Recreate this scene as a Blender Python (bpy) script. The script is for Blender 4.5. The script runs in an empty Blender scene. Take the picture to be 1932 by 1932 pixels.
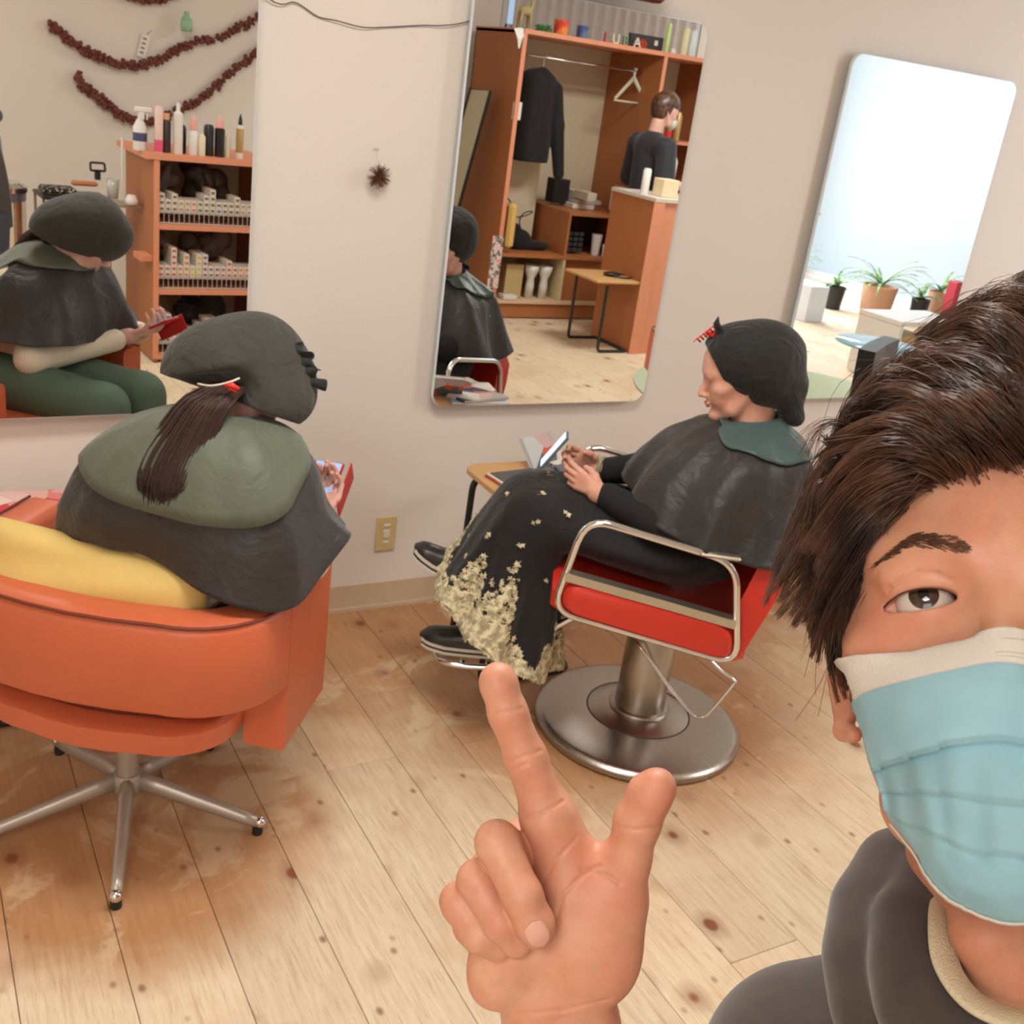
import bpy, math, random
import numpy as np
from mathutils import Vector, Matrix, Euler, noise
random.seed(7); np.random.seed(7)
S = bpy.context.scene; COL = S.collection
R = math.radians
# ---------------- camera, light, exposure ----------------
CAM_POS = Vector((0.0, -2.92, 1.65))
CAM_R = Matrix(((0.8698696, -0.0733148, 0.4878030),      # columns: image right, image down, forward
                (-0.4764184, -0.3812225, 0.7922720),
                (0.1278762, -0.9215717, -0.3665424)))
cd = bpy.data.cameras.new('camera'); co = bpy.data.objects.new('camera', cd); COL.objects.link(co)
rr, dd, ff = CAM_R.col[0], CAM_R.col[1], CAM_R.col[2]
co.matrix_world = Matrix.Translation(CAM_POS) @ Matrix((rr, -dd, -ff)).transposed().to_4x4()
cd.sensor_width = 36; cd.lens = 36 * 2038 / 1932; cd.clip_start = 0.02; cd.clip_end = 60
cd.dof.use_dof = True; cd.dof.focus_distance = 0.75; cd.dof.aperture_fstop = 26
S.camera = co
S.view_settings.view_transform = 'Standard'; S.view_settings.look = 'None'
S.view_settings.exposure = 0.55; S.view_settings.gamma = 1.0
S.view_settings.use_curve_mapping = False
w = bpy.data.worlds.new('world'); S.world = w; w.use_nodes = True
_t = w.node_tree; _bg = _t.nodes['Background']          # hazy daylight sky: white towards the sun, pale blue away from it
_tc = _t.nodes.new('ShaderNodeTexCoord'); _vd = _t.nodes.new('ShaderNodeVectorMath'); _vd.operation = 'DOT_PRODUCT'
_sd = Vector((0.775, -0.628, -0.01)).normalized(); _vd.inputs[1].default_value = _sd; _t.links.new(_tc.outputs['Generated'], _vd.inputs[0])
_rp = _t.nodes.new('ShaderNodeValToRGB'); _t.links.new(_vd.outputs['Value'], _rp.inputs[0])
for _p, _c in ((0.93, (0.58, 0.72, 0.95, 1)), (0.985, (0.70, 0.84, 1.0, 1)), (0.993, (0.86, 0.95, 1.0, 1)), (0.9985, (1.0, 1.0, 1.0, 1))):
    _e = _rp.color_ramp.elements.new(_p); _e.color = _c
_rp.color_ramp.elements[0].color = (0.5, 0.64, 0.88, 1); _rp.color_ramp.elements[-1].color = (1, 1, 1, 1)
_t.links.new(_rp.outputs[0], _bg.inputs[0]); _bg.inputs[1].default_value = 0.66
def area(name, loc, rot, sx, sy, power, col):
    l = bpy.data.lights.new(name, 'AREA'); l.shape = 'RECTANGLE'; l.size = sx; l.size_y = sy
    l.energy = power; l.color = col
    o = bpy.data.objects.new(name, l); COL.objects.link(o); o.location = loc; o.rotation_euler = rot
    return o
# ceiling lamps of the salon (warm) and two added daylight-toned lights with no window behind them
area('ceiling_lamp', (0.8, -1.6, 2.66), (0, 0, 0), 1.1, 0.5, 24, (1.0, 0.96, 0.91))
area('ceiling_lamp', (4.4, -2.6, 2.66), (0, 0, 0), 0.9, 0.5, 30, (1.0, 0.96, 0.91))
area('ceiling_lamp', (-1.0, -3.4, 2.66), (0, 0, 0), 0.9, 0.6, 17, (1.0, 0.96, 0.91))
area('added_side_daylight', (7.6, -6.6, 1.5), (R(90), 0, 0), 2.4, 2.0, 165, (0.82, 0.91, 1.0))  # added light at the solid recess wall, stands in for shop-front daylight
area('added_face_fill', (-1.3, -4.1, 1.75), (R(80), 0, R(-12)), 1.4, 1.2, 9, (1.0, 0.97, 0.95))  # added soft fill for the faces, no window in this wall

# ---------------- helpers ----------------
def lin(c):
    return tuple((x/12.92 if x <= .04045 else ((x+.055)/1.055)**2.4) for x in [v/255. for v in c])
class NT:
    def __init__(s, name):
        s.m = bpy.data.materials.new(name); s.m.use_nodes = True; s.t = s.m.node_tree
        s.b = s.t.nodes['Principled BSDF']
    def n(s, typ, **kw):
        o = s.t.nodes.new(typ)
        for k, v in kw.items():
            if k == 'ins':
                for a, b in v.items():
                    if hasattr(b, 'is_output'): s.t.links.new(b, o.inputs[a])
                    else: o.inputs[a].default_value = b
            else: setattr(o, k, v)
        return o
    def l(s, a, b): s.t.links.new(a, b)
    def ramp(s, fac, stops, interp='LINEAR'):
        r = s.n('ShaderNodeValToRGB'); r.color_ramp.interpolation = interp
        e = r.color_ramp.elements
        while len(e) < len(stops): e.new(0.5)
        for i, (p, c) in enumerate(stops):
            e[i].position = p; e[i].color = (*c, 1) if len(c) == 3 else c
        s.l(fac, r.inputs[0]); return r.outputs[0]
    def mix(s, fac, a, b, mode='MIX'):
        m = s.n('ShaderNodeMix', data_type='RGBA', blend_type=mode)
        for i, v in ((0, fac), (6, a), (7, b)):
            if hasattr(v, 'is_output'): s.l(v, m.inputs[i])
            elif i == 0: m.inputs[0].default_value = v
            else: m.inputs[i].default_value = (*v, 1) if len(v) == 3 else v
        return m.outputs[2]
    def noise(s, scale, detail=3, vec=None, rough=.5, dist=0):
        o = s.n('ShaderNodeTexNoise'); o.inputs['Scale'].default_value = scale; o.inputs['Detail'].default_value = detail
        o.inputs['Roughness'].default_value = rough; o.inputs['Distortion'].default_value = dist
        if vec is not None: s.l(vec, o.inputs['Vector'])
        return o.outputs[0]
    def pos(s, scale=(1, 1, 1), loc=(0, 0, 0)):
        g = s.n('ShaderNodeNewGeometry'); m = s.n('ShaderNodeMapping'); s.l(g.outputs['Position'], m.inputs['Vector'])
        m.inputs['Scale'].default_value = scale; m.inputs['Location'].default_value = loc
        return m.outputs[0]
    def obj(s, scale=(1, 1, 1)):
        g = s.n('ShaderNodeTexCoord'); m = s.n('ShaderNodeMapping'); s.l(g.outputs['Object'], m.inputs['Vector'])
        m.inputs['Scale'].default_value = scale; return m.outputs[0]
    def bump(s, h, strength=.2, dist=.01):
        b = s.n('ShaderNodeBump'); b.inputs['Strength'].default_value = strength; b.inputs['Distance'].default_value = dist
        s.l(h, b.inputs['Height']); s.l(b.outputs[0], s.b.inputs['Normal'])
    def set(s, **kw):
        for k, v in kw.items():
            i = s.b.inputs[k.replace('_', ' ')]
            if hasattr(v, 'is_output'): s.l(v, i)
            else: i.default_value = (*v, 1) if isinstance(v, tuple) and len(v) == 3 and i.type == 'RGBA' else v
        return s
def mat(name, col, rough=.5, var=.08, scale=30, bump=0, metal=0, bscale=None, **kw):
    """plain procedural material: base colour with fine noise variation (+ bump)"""
    t = NT(name); c = lin(col); v = t.obj()
    n = t.noise(scale, 3, v)
    t.set(Base_Color=t.mix(n, tuple(x*(1-var) for x in c), tuple(min(1, x*(1+var)) for x in c)), Roughness=rough, Metallic=metal)
    if bump: t.bump(t.noise(bscale or scale*4, 3, v), bump, .004)
    for k, x in kw.items(): t.set(**{k: x})
    return t.m

def new_obj(name, me, m=None, parent=None, smooth=False, loc=None):
    o = bpy.data.objects.new(name, me); COL.objects.link(o)
    if m is not None: me.materials.append(m)
    if smooth and len(me.polygons): me.polygons.foreach_set('use_smooth', [True]*len(me.polygons))
    if parent is not None: o.parent = parent
    if loc is not None: o.location = loc
    return o
def mesh(verts, faces):
    me = bpy.data.meshes.new('mesh'); me.from_pydata([tuple(v) for v in verts], [], faces); me.update(); return me
def empty(name, loc=(0, 0, 0), rotz=0, mat4=None):
    o = bpy.data.objects.new(name, None); COL.objects.link(o); o.empty_display_size = .05
    if mat4 is not None: o.matrix_world = mat4
    else: o.location = loc; o.rotation_euler = (0, 0, rotz)
    return o
def tag(o, label=None, cat=None, group=None, kind=None):
    if label: o['label'] = label
    if cat: o['category'] = cat
    if group: o['group'] = group
    if kind: o['kind'] = kind
    return o
class MB:
    """collects shapes into one mesh"""
    def __init__(s): s.v = []; s.f = []
    def add(s, v, f):
        n = len(s.v); s.v += [tuple(x) for x in v]; s.f += [tuple(i+n for i in q) for q in f]; return s
    def box(s, c, d, rz=0, bev=0):
        M = Matrix.Rotation(rz, 3, 'Z'); c = Vector(c)
        hx, hy, hz = [x/2 for x in d]
        if bev <= 0:
            v = [c + M @ Vector((x*hx, y*hy, z*hz)) for z in (-1, 1) for y in (-1, 1) for x in (-1, 1)]
            return s.add(v, [(0, 2, 3, 1), (4, 5, 7, 6), (0, 1, 5, 4), (2, 6, 7, 3), (0, 4, 6, 2), (1, 3, 7, 5)])
        b = min(bev, hx*.99, hy*.99, hz*.99); rings = []
        for (z, i) in ((-hz, b), (-hz+b, 0), (hz-b, 0), (hz, b)):
            ring = []
            for (sx, sy) in ((-1, -1), (1, -1), (1, 1), (-1, 1)):
                X, Y = hx-i, hy-i
                cc = b if i == 0 else b*.4
                p = [(sx*X, sy*(Y-cc)), (sx*(X-cc), sy*Y)]
                if sx*sy > 0: p = p
                else: p = p[::-1]
                # order counter-clockwise
                ring += [(q[0], q[1], z) for q in (p[::-1] if (sx, sy) in ((-1, -1), (1, 1), (1, -1), (-1, 1)) and False else p)]
            rings.append(ring)
        rr_ = []
        for ring in rings:
            ring = sorted(ring, key=lambda q: math.atan2(q[1]/hy, q[0]/hx)); rr_.append([c + M @ Vector(q) for q in ring])
        return s.loft(rr_, True, True)
    def loft(s, rings, cap0=False, cap1=False, closed=True):
        n = len(rings[0]); v = [p for r in rings for p in r]; f = []
        for i in range(len(rings)-1):
            for j in range(n if closed else n-1):
                a, b = i*n+j, i*n+(j+1) % n; f.append((a, b, b+n, a+n))
        if cap0: f.append(tuple(range(n))[::-1])
        if cap1: f.append(tuple(range((len(rings)-1)*n, len(rings)*n)))
        return s.add(v, f)
    def tube(s, pts, r, n=10, caps=True, closed=False):
        pts = [Vector(p) for p in pts]; N = len(pts)
        rs = r if hasattr(r, '__len__') else [r]*N
        rings = []; up = None
        for i, p in enumerate(pts):
            if closed: t = pts[(i+1) % N] - pts[i-1]
            else: t = pts[min(i+1, N-1)] - pts[max(i-1, 0)]
            t.normalize()
            if up is None:
                up = t.orthogonal().normalized()
            up = (up - t*up.dot(t)).normalized(); sd = t.cross(up)
            rings.append([p + (up*math.cos(a)+sd*math.sin(a))*rs[i] for a in [2*math.pi*k/n for k in range(n)]])
        if closed: rings.append(rings[0])
        return s.loft(rings, caps and not closed, caps and not closed)
    def lathe(s, prof, n=32, c=(0, 0, 0)):
        c = Vector(c)
        rings = [[c + Vector((r*math.cos(a), r*math.sin(a), z)) for a in [2*math.pi*k/n for k in range(n)]] for r, z in prof]
        return s.loft(rings, True, True)
    def ball(s, c, r, nu=12, nv=8, M=None):
        r = r if hasattr(r, '__len__') else (r, r, r); c = Vector(c); rings = []
        for i in range(1, nv):
            t = math.pi*i/nv
            ring = [Vector((r[0]*math.sin(t)*math.cos(a), r[1]*math.sin(t)*math.sin(a), -r[2]*math.cos(t))) for a in [2*math.pi*k/nu for k in range(nu)]]
            rings.append([c + (M @ q if M else q) for q in ring])
        n0 = len(s.v); s.loft(rings)
        b = Vector((0, 0, -r[2])); t = Vector((0, 0, r[2]))
        s.v += [tuple(c + (M @ b if M else b)), tuple(c + (M @ t if M else t))]; k = len(s.v)
        for j in range(nu):
            s.f.append((k-2, n0+(j+1) % nu, n0+j)); m_ = n0+(nv-2)*nu; s.f.append((k-1, m_+j, m_+(j+1) % nu))
        return s
    def build(s, name, m, parent=None, smooth=False, loc=None, sub=0, auto=None):
        me = mesh(s.v, s.f)
        o = new_obj(name, me, m, parent, smooth, loc)
        if auto is not None:
            me.polygons.foreach_set('use_smooth', [True]*len(me.polygons)); me.set_sharp_from_angle(angle=R(auto))
        if sub:
            md = o.modifiers.new('s', 'SUBSURF'); md.levels = sub; md.render_levels = sub
        return o
def crom(P, n=8, closed=False):
    """Catmull-Rom through points, n samples per span"""
    P = [np.array(p, float) for p in P]; N = len(P); out = []
    for i in range(N if closed else N-1):
        if closed: a, b, c, d = P[i-1], P[i], P[(i+1) % N], P[(i+2) % N]
        else: a, b, c, d = P[max(i-1, 0)], P[i], P[i+1], P[min(i+2, N-1)]
        for k in range(n):
            t = k/n; out.append(.5*((2*b)+(-a+c)*t+(2*a-5*b+4*c-d)*t*t+(-a+3*b-3*c+d)*t**3))
    if not closed: out.append(P[-1])
    return out
# pinhole unprojection used to lay out real positions (depth in metres along the view axis)
def atd(px, py, d):
    c = Vector(((px-966)/2038*d, (py-966)/2038*d, d)); return CAM_POS + CAM_R @ c
# ---------------- signed distance modelling ----------------
class SDF:
    def __init__(s, lo, hi, res):
        s.lo = np.array(lo, np.float32); s.res = res
        s.n = np.ceil((np.array(hi)-np.array(lo))/res).astype(int)+1
        s.d = np.full(s.n, 0.5, np.float32)
        s.ax = [s.lo[i]+np.arange(s.n[i], dtype=np.float32)*res for i in range(3)]
    def like(s):
        o = SDF.__new__(SDF); o.lo = s.lo; o.res = s.res; o.n = s.n; o.ax = s.ax; o.d = np.full(s.n, 0.5, np.float32); return o
    def sub(s, lo, hi):
        sl = []
        for i in range(3):
            a = max(0, int((lo[i]-s.lo[i])/s.res)); b = min(s.n[i], int((hi[i]-s.lo[i])/s.res)+2)
            if b <= a: return None
            sl.append(slice(a, b))
        g = [s.ax[0][sl[0]][:, None, None], s.ax[1][sl[1]][None, :, None], s.ax[2][sl[2]][None, None, :]]
        return tuple(sl), g
    def put(s, sl, d, k, op):
        a = s.d[sl]
        if op == 'add':
            if k > 0:
                h = np.maximum(k-np.abs(a-d), 0)/k; s.d[sl] = np.minimum(a, d)-h*h*k*.25
            else: s.d[sl] = np.minimum(a, d)
        else:
            d = -d
            if k > 0:
                h = np.maximum(k-np.abs(a-d), 0)/k; s.d[sl] = np.maximum(a, d)+h*h*k*.25
            else: s.d[sl] = np.maximum(a, d)
    def cap(s, p0, p1, r0, r1=None, k=.005, op='add'):
        r1 = r0 if r1 is None else r1
        p0 = np.array(p0, np.float32); p1 = np.array(p1, np.float32); m = max(r0, r1)+2*k+4*s.res
        q = s.sub(np.minimum(p0, p1)-m, np.maximum(p0, p1)+m)
        if q is None: return s
        sl, g = q; ba = p1-p0; L = max(float(ba@ba), 1e-12)
        pa = [g[i]-p0[i] for i in range(3)]
        h = np.clip((pa[0]*ba[0]+pa[1]*ba[1]+pa[2]*ba[2])/L, 0, 1)
        d = np.sqrt((pa[0]-ba[0]*h)**2+(pa[1]-ba[1]*h)**2+(pa[2]-ba[2]*h)**2)-(r0+(r1-r0)*h)
        s.put(sl, d, k, op); return s
    def chain(s, pts, rs, k=.005, op='add'):
        for i in range(len(pts)-1): s.cap(pts[i], pts[i+1], rs[i], rs[i+1], k, op)
        return s
    def ell(s, c, r, M=None, k=.005, op='add'):
        c = np.array(c, np.float32); r = np.array(r, np.float32); m = float(r.max())+2*k+4*s.res
        q = s.sub(c-m, c+m)
        if q is None: return s
        sl, g = q; p = [g[i]-c[i] for i in range(3)]
        if M is not None:
            M = np.array(M)[:3, :3]      # columns are the local axes
            p = [p[0]*M[0, i]+p[1]*M[1, i]+p[2]*M[2, i] for i in range(3)]
        k0 = np.sqrt((p[0]/r[0])**2+(p[1]/r[1])**2+(p[2]/r[2])**2)
        k1 = np.sqrt((p[0]/r[0]**2)**2+(p[1]/r[1]**2)**2+(p[2]/r[2]**2)**2)
        d = np.where(k1 > 1e-6, k0*(k0-1)/np.maximum(k1, 1e-6), -r.min())
        s.put(sl, d.astype(np.float32), k, op); return s
    def join(s, o, k=.002):
        s.put((slice(None),)*3, o.d, k, 'add'); return s
    def mesh(s, M4=None, flip=False):
        import openvdb as vdb
        g = vdb.FloatGrid(0.5); g.copyFromArray(np.ascontiguousarray(s.d), tolerance=0.0)
        p, q = g.convertToQuads(isovalue=0.0)
        p = p*s.res+s.lo[None, :]
        if M4 is not None:
            A = np.array(M4); p = p@A[:3, :3].T+A[:3, 3]
        me = bpy.data.meshes.new('mesh'); me.vertices.add(len(p)); me.vertices.foreach_set('co', p.astype(np.float32).ravel())
        q = q[:, ::-1] if not flip else q
        me.loops.add(q.size); me.loops.foreach_set('vertex_index', q.astype(np.int32).ravel())
        me.polygons.add(len(q)); me.polygons.foreach_set('loop_start', np.arange(0, q.size, 4, dtype=np.int32))
        me.update(calc_edges=True); me.polygons.foreach_set('use_smooth', [True]*len(q)); me.validate()
        return me, p, q
def join_mesh(parts):
    """parts: list of (verts Nx3, quads Mx4, material index) -> one smooth mesh"""
    V = np.concatenate([np.asarray(v, np.float32) for v, q, m in parts]); n = 0; Q = []; MI = []
    for v, q, m in parts:
        Q.append(np.asarray(q, np.int64)+n); MI.append(np.full(len(q), m, np.int32)); n += len(v)
    Q = np.concatenate(Q); me = bpy.data.meshes.new('mesh')
    me.vertices.add(len(V)); me.vertices.foreach_set('co', V.ravel())
    me.loops.add(Q.size); me.loops.foreach_set('vertex_index', Q.astype(np.int32).ravel())
    me.polygons.add(len(Q)); me.polygons.foreach_set('loop_start', np.arange(0, Q.size, 4, dtype=np.int32))
    me.polygons.foreach_set('material_index', np.concatenate(MI)); me.update(calc_edges=True)
    me.polygons.foreach_set('use_smooth', [True]*len(Q)); me.validate(); return me
def sdf_obj(name, sdfs, mats, parent=None, M4=None, smooth_it=0):
    parts = []
    for i, s in enumerate(sdfs):
        s, mi = s if isinstance(s, tuple) else (s, 0)
        me, p, q = s.mesh(M4); bpy.data.meshes.remove(me); parts.append((p, q, mi))
    me = join_mesh(parts)
    o = bpy.data.objects.new(name, me); COL.objects.link(o)
    for m in mats: me.materials.append(m)
    if parent is not None: o.parent = parent
    if smooth_it:
        md = o.modifiers.new('smooth', 'SMOOTH'); md.iterations = smooth_it; md.factor = .5
    return o
# ---------------- setting ----------------
t = NT('wall_paint'); p_ = t.pos()
c1 = t.mix(t.noise(1.1, 3, p_), lin((230, 221, 211)), lin((240, 232, 223)))
c1 = t.mix(t.ramp(t.noise(240, 2, p_), [(0.2, (0, 0, 0)), (0.9, (1, 1, 1))]), c1, lin((226, 216, 207)))
t.set(Base_Color=c1, Roughness=.75); t.bump(t.noise(380, 3, t.pos((1, 1, 2.2))), .35, .002); M_WALL = t.m
M_CEIL = mat('ceiling_paint', (240, 236, 228), .9, .03)
def slab(name, c, d, m=None):
    o = MB().box(c, d).build(name, m or M_WALL); o['kind'] = 'structure'; return o
XL, XR, YB = -2.6, 9.3, -6.8
slab('wall_back', ((XL+XR)/2, .06, 1.35), (XR-XL+.3, .12, 2.7))
slab('wall_left', (XL-.06, -3.4, 1.35), (.12, 7.0, 2.7))
# shop-front wall around window_1
slab('wall_right', (XR+.06, -.9, 1.35), (.12, 1.8, 2.7)); slab('trim_1', (XR+.06, -4.3, 2.66), (.12, 5.0, .08)); slab('trim_2', (XR+.06, -4.3, .02), (.12, 5.0, .04))
# the wall behind the cabinet with window_2 above it
slab('wall_front', (3.58, -5.11, 1.35), (1.16, .12, 2.7)); slab('wall_return', (3.0, -4.75, 1.35), (.12, .8, 2.7))
slab('wall_front_lower', (5.1, -5.11, 1.0), (1.9, .12, 2.0)); slab('wall_front_end', (6.1, -5.11, 1.35), (.12, .12, 2.7))
slab('wall_recess', (6.1, -5.95, 1.35), (.12, 1.7, 2.7)); slab('wall_recess_front', (7.7, YB-.06, 1.35), (3.3, .12, 2.7))
slab('ceiling', ((XL+XR)/2, -3.4, 2.75), (XR-XL+.3, 7.0, .1), M_CEIL)
tb = MB().box(((XL+XR)/2, -.004, .047), (XR-XL, .008, .094), bev=.003).box(((XL+XR)/2, -.009, .006), (XR-XL, .014, .012))
o = tb.build('baseboard_back', mat('vinyl_baseboard', (206, 184, 156), .5, .05)); o['kind'] = 'structure'
# floor: sub-floor + individual planks
fl = slab('floor', ((XL+XR)/2, -3.4, -.035), (XR-XL, 6.9, .03), mat('subfloor', (104, 78, 54), .9))
t = NT('worn_pine'); 
oi = t.n('ShaderNodeObjectInfo'); rnd = oi.outputs['Random']
pg = t.n('ShaderNodeNewGeometry'); off = t.n('ShaderNodeVectorMath', operation='SCALE'); 
cmb = t.n('ShaderNodeCombineXYZ'); t.l(rnd, cmb.inputs[0]); t.l(rnd, cmb.inputs[1]); t.l(cmb.outputs[0], off.inputs[0]); off.inputs['Scale'].default_value = 31.
ad = t.n('ShaderNodeVectorMath', operation='ADD'); t.l(pg.outputs['Position'], ad.inputs[0]); t.l(off.outputs[0], ad.inputs[1])
def mp(sc):
    m = t.n('ShaderNodeMapping'); t.l(ad.outputs[0], m.inputs['Vector']); m.inputs['Scale'].default_value = sc; return m.outputs[0]
grain = t.noise(6, 6, mp((14, 1.2, 1)), .62, .6)
fine = t.noise(26, 5, mp((9, .55, 1)), .6, .3)
base = t.ramp(grain, [(.30, lin((212, 188, 156))), (.46, lin((229, 209, 178))), (.70, lin((239, 222, 194)))])
base = t.mix(t.ramp(fine, [(.56, (0, 0, 0)), (.74, (.55, .55, .55))]), base, lin((168, 128, 88)))
# varnish left where nobody walks: warmer brown by the wall and around the chair bases, deepened to carry the tub chair's shadow
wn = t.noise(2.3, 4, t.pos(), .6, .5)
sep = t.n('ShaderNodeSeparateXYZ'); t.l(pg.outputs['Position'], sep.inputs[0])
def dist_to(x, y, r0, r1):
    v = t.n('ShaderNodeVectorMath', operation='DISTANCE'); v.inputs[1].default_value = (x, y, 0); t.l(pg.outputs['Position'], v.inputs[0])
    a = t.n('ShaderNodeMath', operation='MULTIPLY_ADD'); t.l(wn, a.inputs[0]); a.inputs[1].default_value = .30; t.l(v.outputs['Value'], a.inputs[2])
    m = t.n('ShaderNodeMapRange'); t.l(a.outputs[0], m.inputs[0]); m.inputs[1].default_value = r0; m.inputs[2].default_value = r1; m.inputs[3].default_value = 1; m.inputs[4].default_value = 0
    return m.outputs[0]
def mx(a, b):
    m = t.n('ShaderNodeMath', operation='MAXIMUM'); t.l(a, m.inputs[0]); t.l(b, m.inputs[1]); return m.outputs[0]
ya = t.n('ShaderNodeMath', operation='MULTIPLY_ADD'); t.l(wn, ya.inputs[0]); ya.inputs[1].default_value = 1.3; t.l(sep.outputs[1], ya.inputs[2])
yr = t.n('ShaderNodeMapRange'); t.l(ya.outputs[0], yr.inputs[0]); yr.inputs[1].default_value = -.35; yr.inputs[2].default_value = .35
varnish_shade_mask = mx(mx(dist_to(.38, -.84, .50, .66), dist_to(1.77, -.62, .62, 1.0)), yr.outputs[0])
base = t.mix(varnish_shade_mask, base, t.mix(grain, lin((166, 116, 76)), lin((202, 156, 112))), 'MIX')
base = t.mix(t.ramp(t.noise(1.5, 4, t.pos(loc=(3, 1, 0)), .65, .4), [(.52, (0, 0, 0)), (.66, (.35, .35, .35))]), base, lin((206, 162, 120)))
base = t.mix(t.ramp(t.noise(3.1, 5, t.pos(loc=(7, 5, 0)), .65, .8), [(.56, (0, 0, 0)), (.62, (.4, .4, .4))]), base, lin((234, 212, 178)))
# knots with rings
vo = t.n('ShaderNodeTexVoronoi', feature='F1'); t.l(mp((1, .8, 1)), vo.inputs['Vector']); vo.inputs['Scale'].default_value = 6.0
base = t.mix(t.ramp(vo.outputs['Distance'], [(.07, (.95, .95, .95)), (.11, (.4, .4, .4)), (.26, (0, 0, 0))]), base, lin((136, 72, 42)))
vo2 = t.n('ShaderNodeTexVoronoi', feature='F1'); t.l(mp((1, .7, 1)), vo2.inputs['Vector']); vo2.inputs['Scale'].default_value = 14
base = t.mix(t.ramp(vo2.outputs['Distance'], [(.05, (.8, .8, .8)), (.14, (0, 0, 0))]), base, lin((140, 100, 66)))
tone = t.n('ShaderNodeMapRange'); t.l(rnd, tone.inputs[0]); tone.inputs[3].default_value = .9; tone.inputs[4].default_value = 1.06
hv = t.n('ShaderNodeHueSaturation'); t.l(base, hv.inputs['Color']); t.l(tone.outputs[0], hv.inputs['Value'])
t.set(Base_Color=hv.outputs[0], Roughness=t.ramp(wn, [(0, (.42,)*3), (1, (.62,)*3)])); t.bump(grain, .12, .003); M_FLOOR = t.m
PW = .19; plank_cache = {}
def plank(x0, y0, y1, wd=PW):
    key = (round(y1-y0, 3), round(wd, 3))
    if key not in plank_cache:
        L = y1-y0; g = .0007; b = .0011
        me = MB()
        def ring(z, i): return [(-wd/2+g+i, -L/2+g+i, z), (wd/2-g-i, -L/2+g+i, z), (wd/2-g-i, L/2-g-i, z), (-wd/2+g+i, L/2-g-i, z)]
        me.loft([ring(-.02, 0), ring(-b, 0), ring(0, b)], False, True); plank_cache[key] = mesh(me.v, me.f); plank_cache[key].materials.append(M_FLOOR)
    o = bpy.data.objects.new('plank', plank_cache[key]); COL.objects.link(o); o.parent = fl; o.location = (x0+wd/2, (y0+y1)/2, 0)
i0 = int(math.floor((XL-.49)/PW))
for i in range(i0, int((XR-.49)/PW)+1):
    x = .49+i*PW
    if x < XL or x+PW > XR: continue
    ys = [-6.8]; st = random.choice((.6, .9, 1.2, 1.5))
    y = -6.8+st
    while y < -.3: ys.append(round(y, 2)); y += 1.8
    ys.append(-.012)
    for a, b in zip(ys, ys[1:]): plank(x, a, b)
# ---------------- windows ----------------
t = NT('clear_window_glass'); tr0 = t.n('ShaderNodeBsdfTransparent'); tr0.inputs[0].default_value = (.95, .97, .98, 1); mx0 = t.n('ShaderNodeMixShader'); mx0.inputs[0].default_value = .06
t.set(Base_Color=(.9, .95, 1.0), Roughness=.1); t.l(tr0.outputs[0], mx0.inputs[1]); t.l(t.b.outputs[0], mx0.inputs[2]); t.l(mx0.outputs[0], t.t.nodes['Material Output'].inputs[0]); M_FROST = t.m
M_ALU = mat('window_frame_metal', (205, 208, 210), .4, .04)
wi = MB().box((XR+.08, -1.82, 1.34), (.06, .04, 2.56)).box((XR+.08, -6.78, 1.34), (.06, .04, 2.56)).box((XR+.08, -4.3, .07), (.06, 5, .06)).box((XR+.08, -4.3, 2.59), (.06, 5, .06)).build('window_1', M_ALU)
wi['kind'] = 'structure'
for k in range(2):
    MB().box((XR+.09, -3.05-k*2.49, 1.34), (.012, 2.44, 2.48)).build('pane', M_FROST, wi)
wi = MB().box((4.19, -5.08, 2.33), (.05, .06, .66)).box((6.0, -5.08, 2.33), (.05, .06, .66)).box((5.1, -5.08, 2.03), (1.8, .06, .05)).box((5.1, -5.08, 2.66), (1.8, .06, .05)).build('window_2', M_ALU); wi['kind'] = 'structure'
MB().box((5.1, -5.10, 2.34), (1.76, .01, .58)).build('pane', M_FROST, wi)
# ---------------- wall mirrors ----------------
t = NT('silvered_glass'); t.set(Base_Color=(.93, .945, .94), Metallic=1.0, Roughness=.0)
t.set(Base_Color=t.mix(t.noise(3, 2, t.obj()), (.925, .94, .935), (.94, .955, .95))); M_MIR = t.m
M_EDGE = mat('polished_glass_edge', (226, 236, 246), .25, .02)
def wall_mirror(x0, x1, z0, z1, yaw, label, rad=.045):
    L = x1-x0; T = .012
    e = empty('wall_mirror', (x1, -.030, z0), yaw)
    def rr_(i, n=8):
        r = rad; P = []
        for cx, cz, a0 in ((-L+r, r, 180), (-r, r, 270), (-r, z1-z0-r, 0), (-L+r, z1-z0-r, 90)):
            for k in range(n+1):
                a = R(a0+90*k/n); P.append((cx+math.cos(a)*(r-i), cz+math.sin(a)*(r-i)))
        return P
    mk = lambda i, y: [(x, y, z) for x, z in rr_(i)]
    MB().loft([mk(0, 0), mk(0, -T+.003), mk(.003, -T)], True, False).build('edge', M_EDGE, e)
    me = MB(); me.add(mk(.003, -T), [tuple(range(36))]); me.build('glass', M_MIR, e)
    MB().box((-L/2, .014, (z1-z0)/2), (L*.6, .027, (z1-z0)*.7)).build('mount', mat('mount_board', (150, 130, 110), .8), e)
    tag(e, label, 'mirror', 'rounded rectangular wall mirrors'); return e
wall_mirror(.03, .848, .702, 1.90, R(2.0), 'leftmost frameless mirror, reflecting the seated client with red phone and a colour rack')
wall_mirror(1.43, 2.235, .695, 1.89, 0, 'middle frameless mirror with rounded corners, reflecting a wooden wardrobe cabinet')
wall_mirror(2.85, 3.70, .684, 1.89, 0, 'rightmost frameless mirror, reflecting bright window and potted plants')
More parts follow.
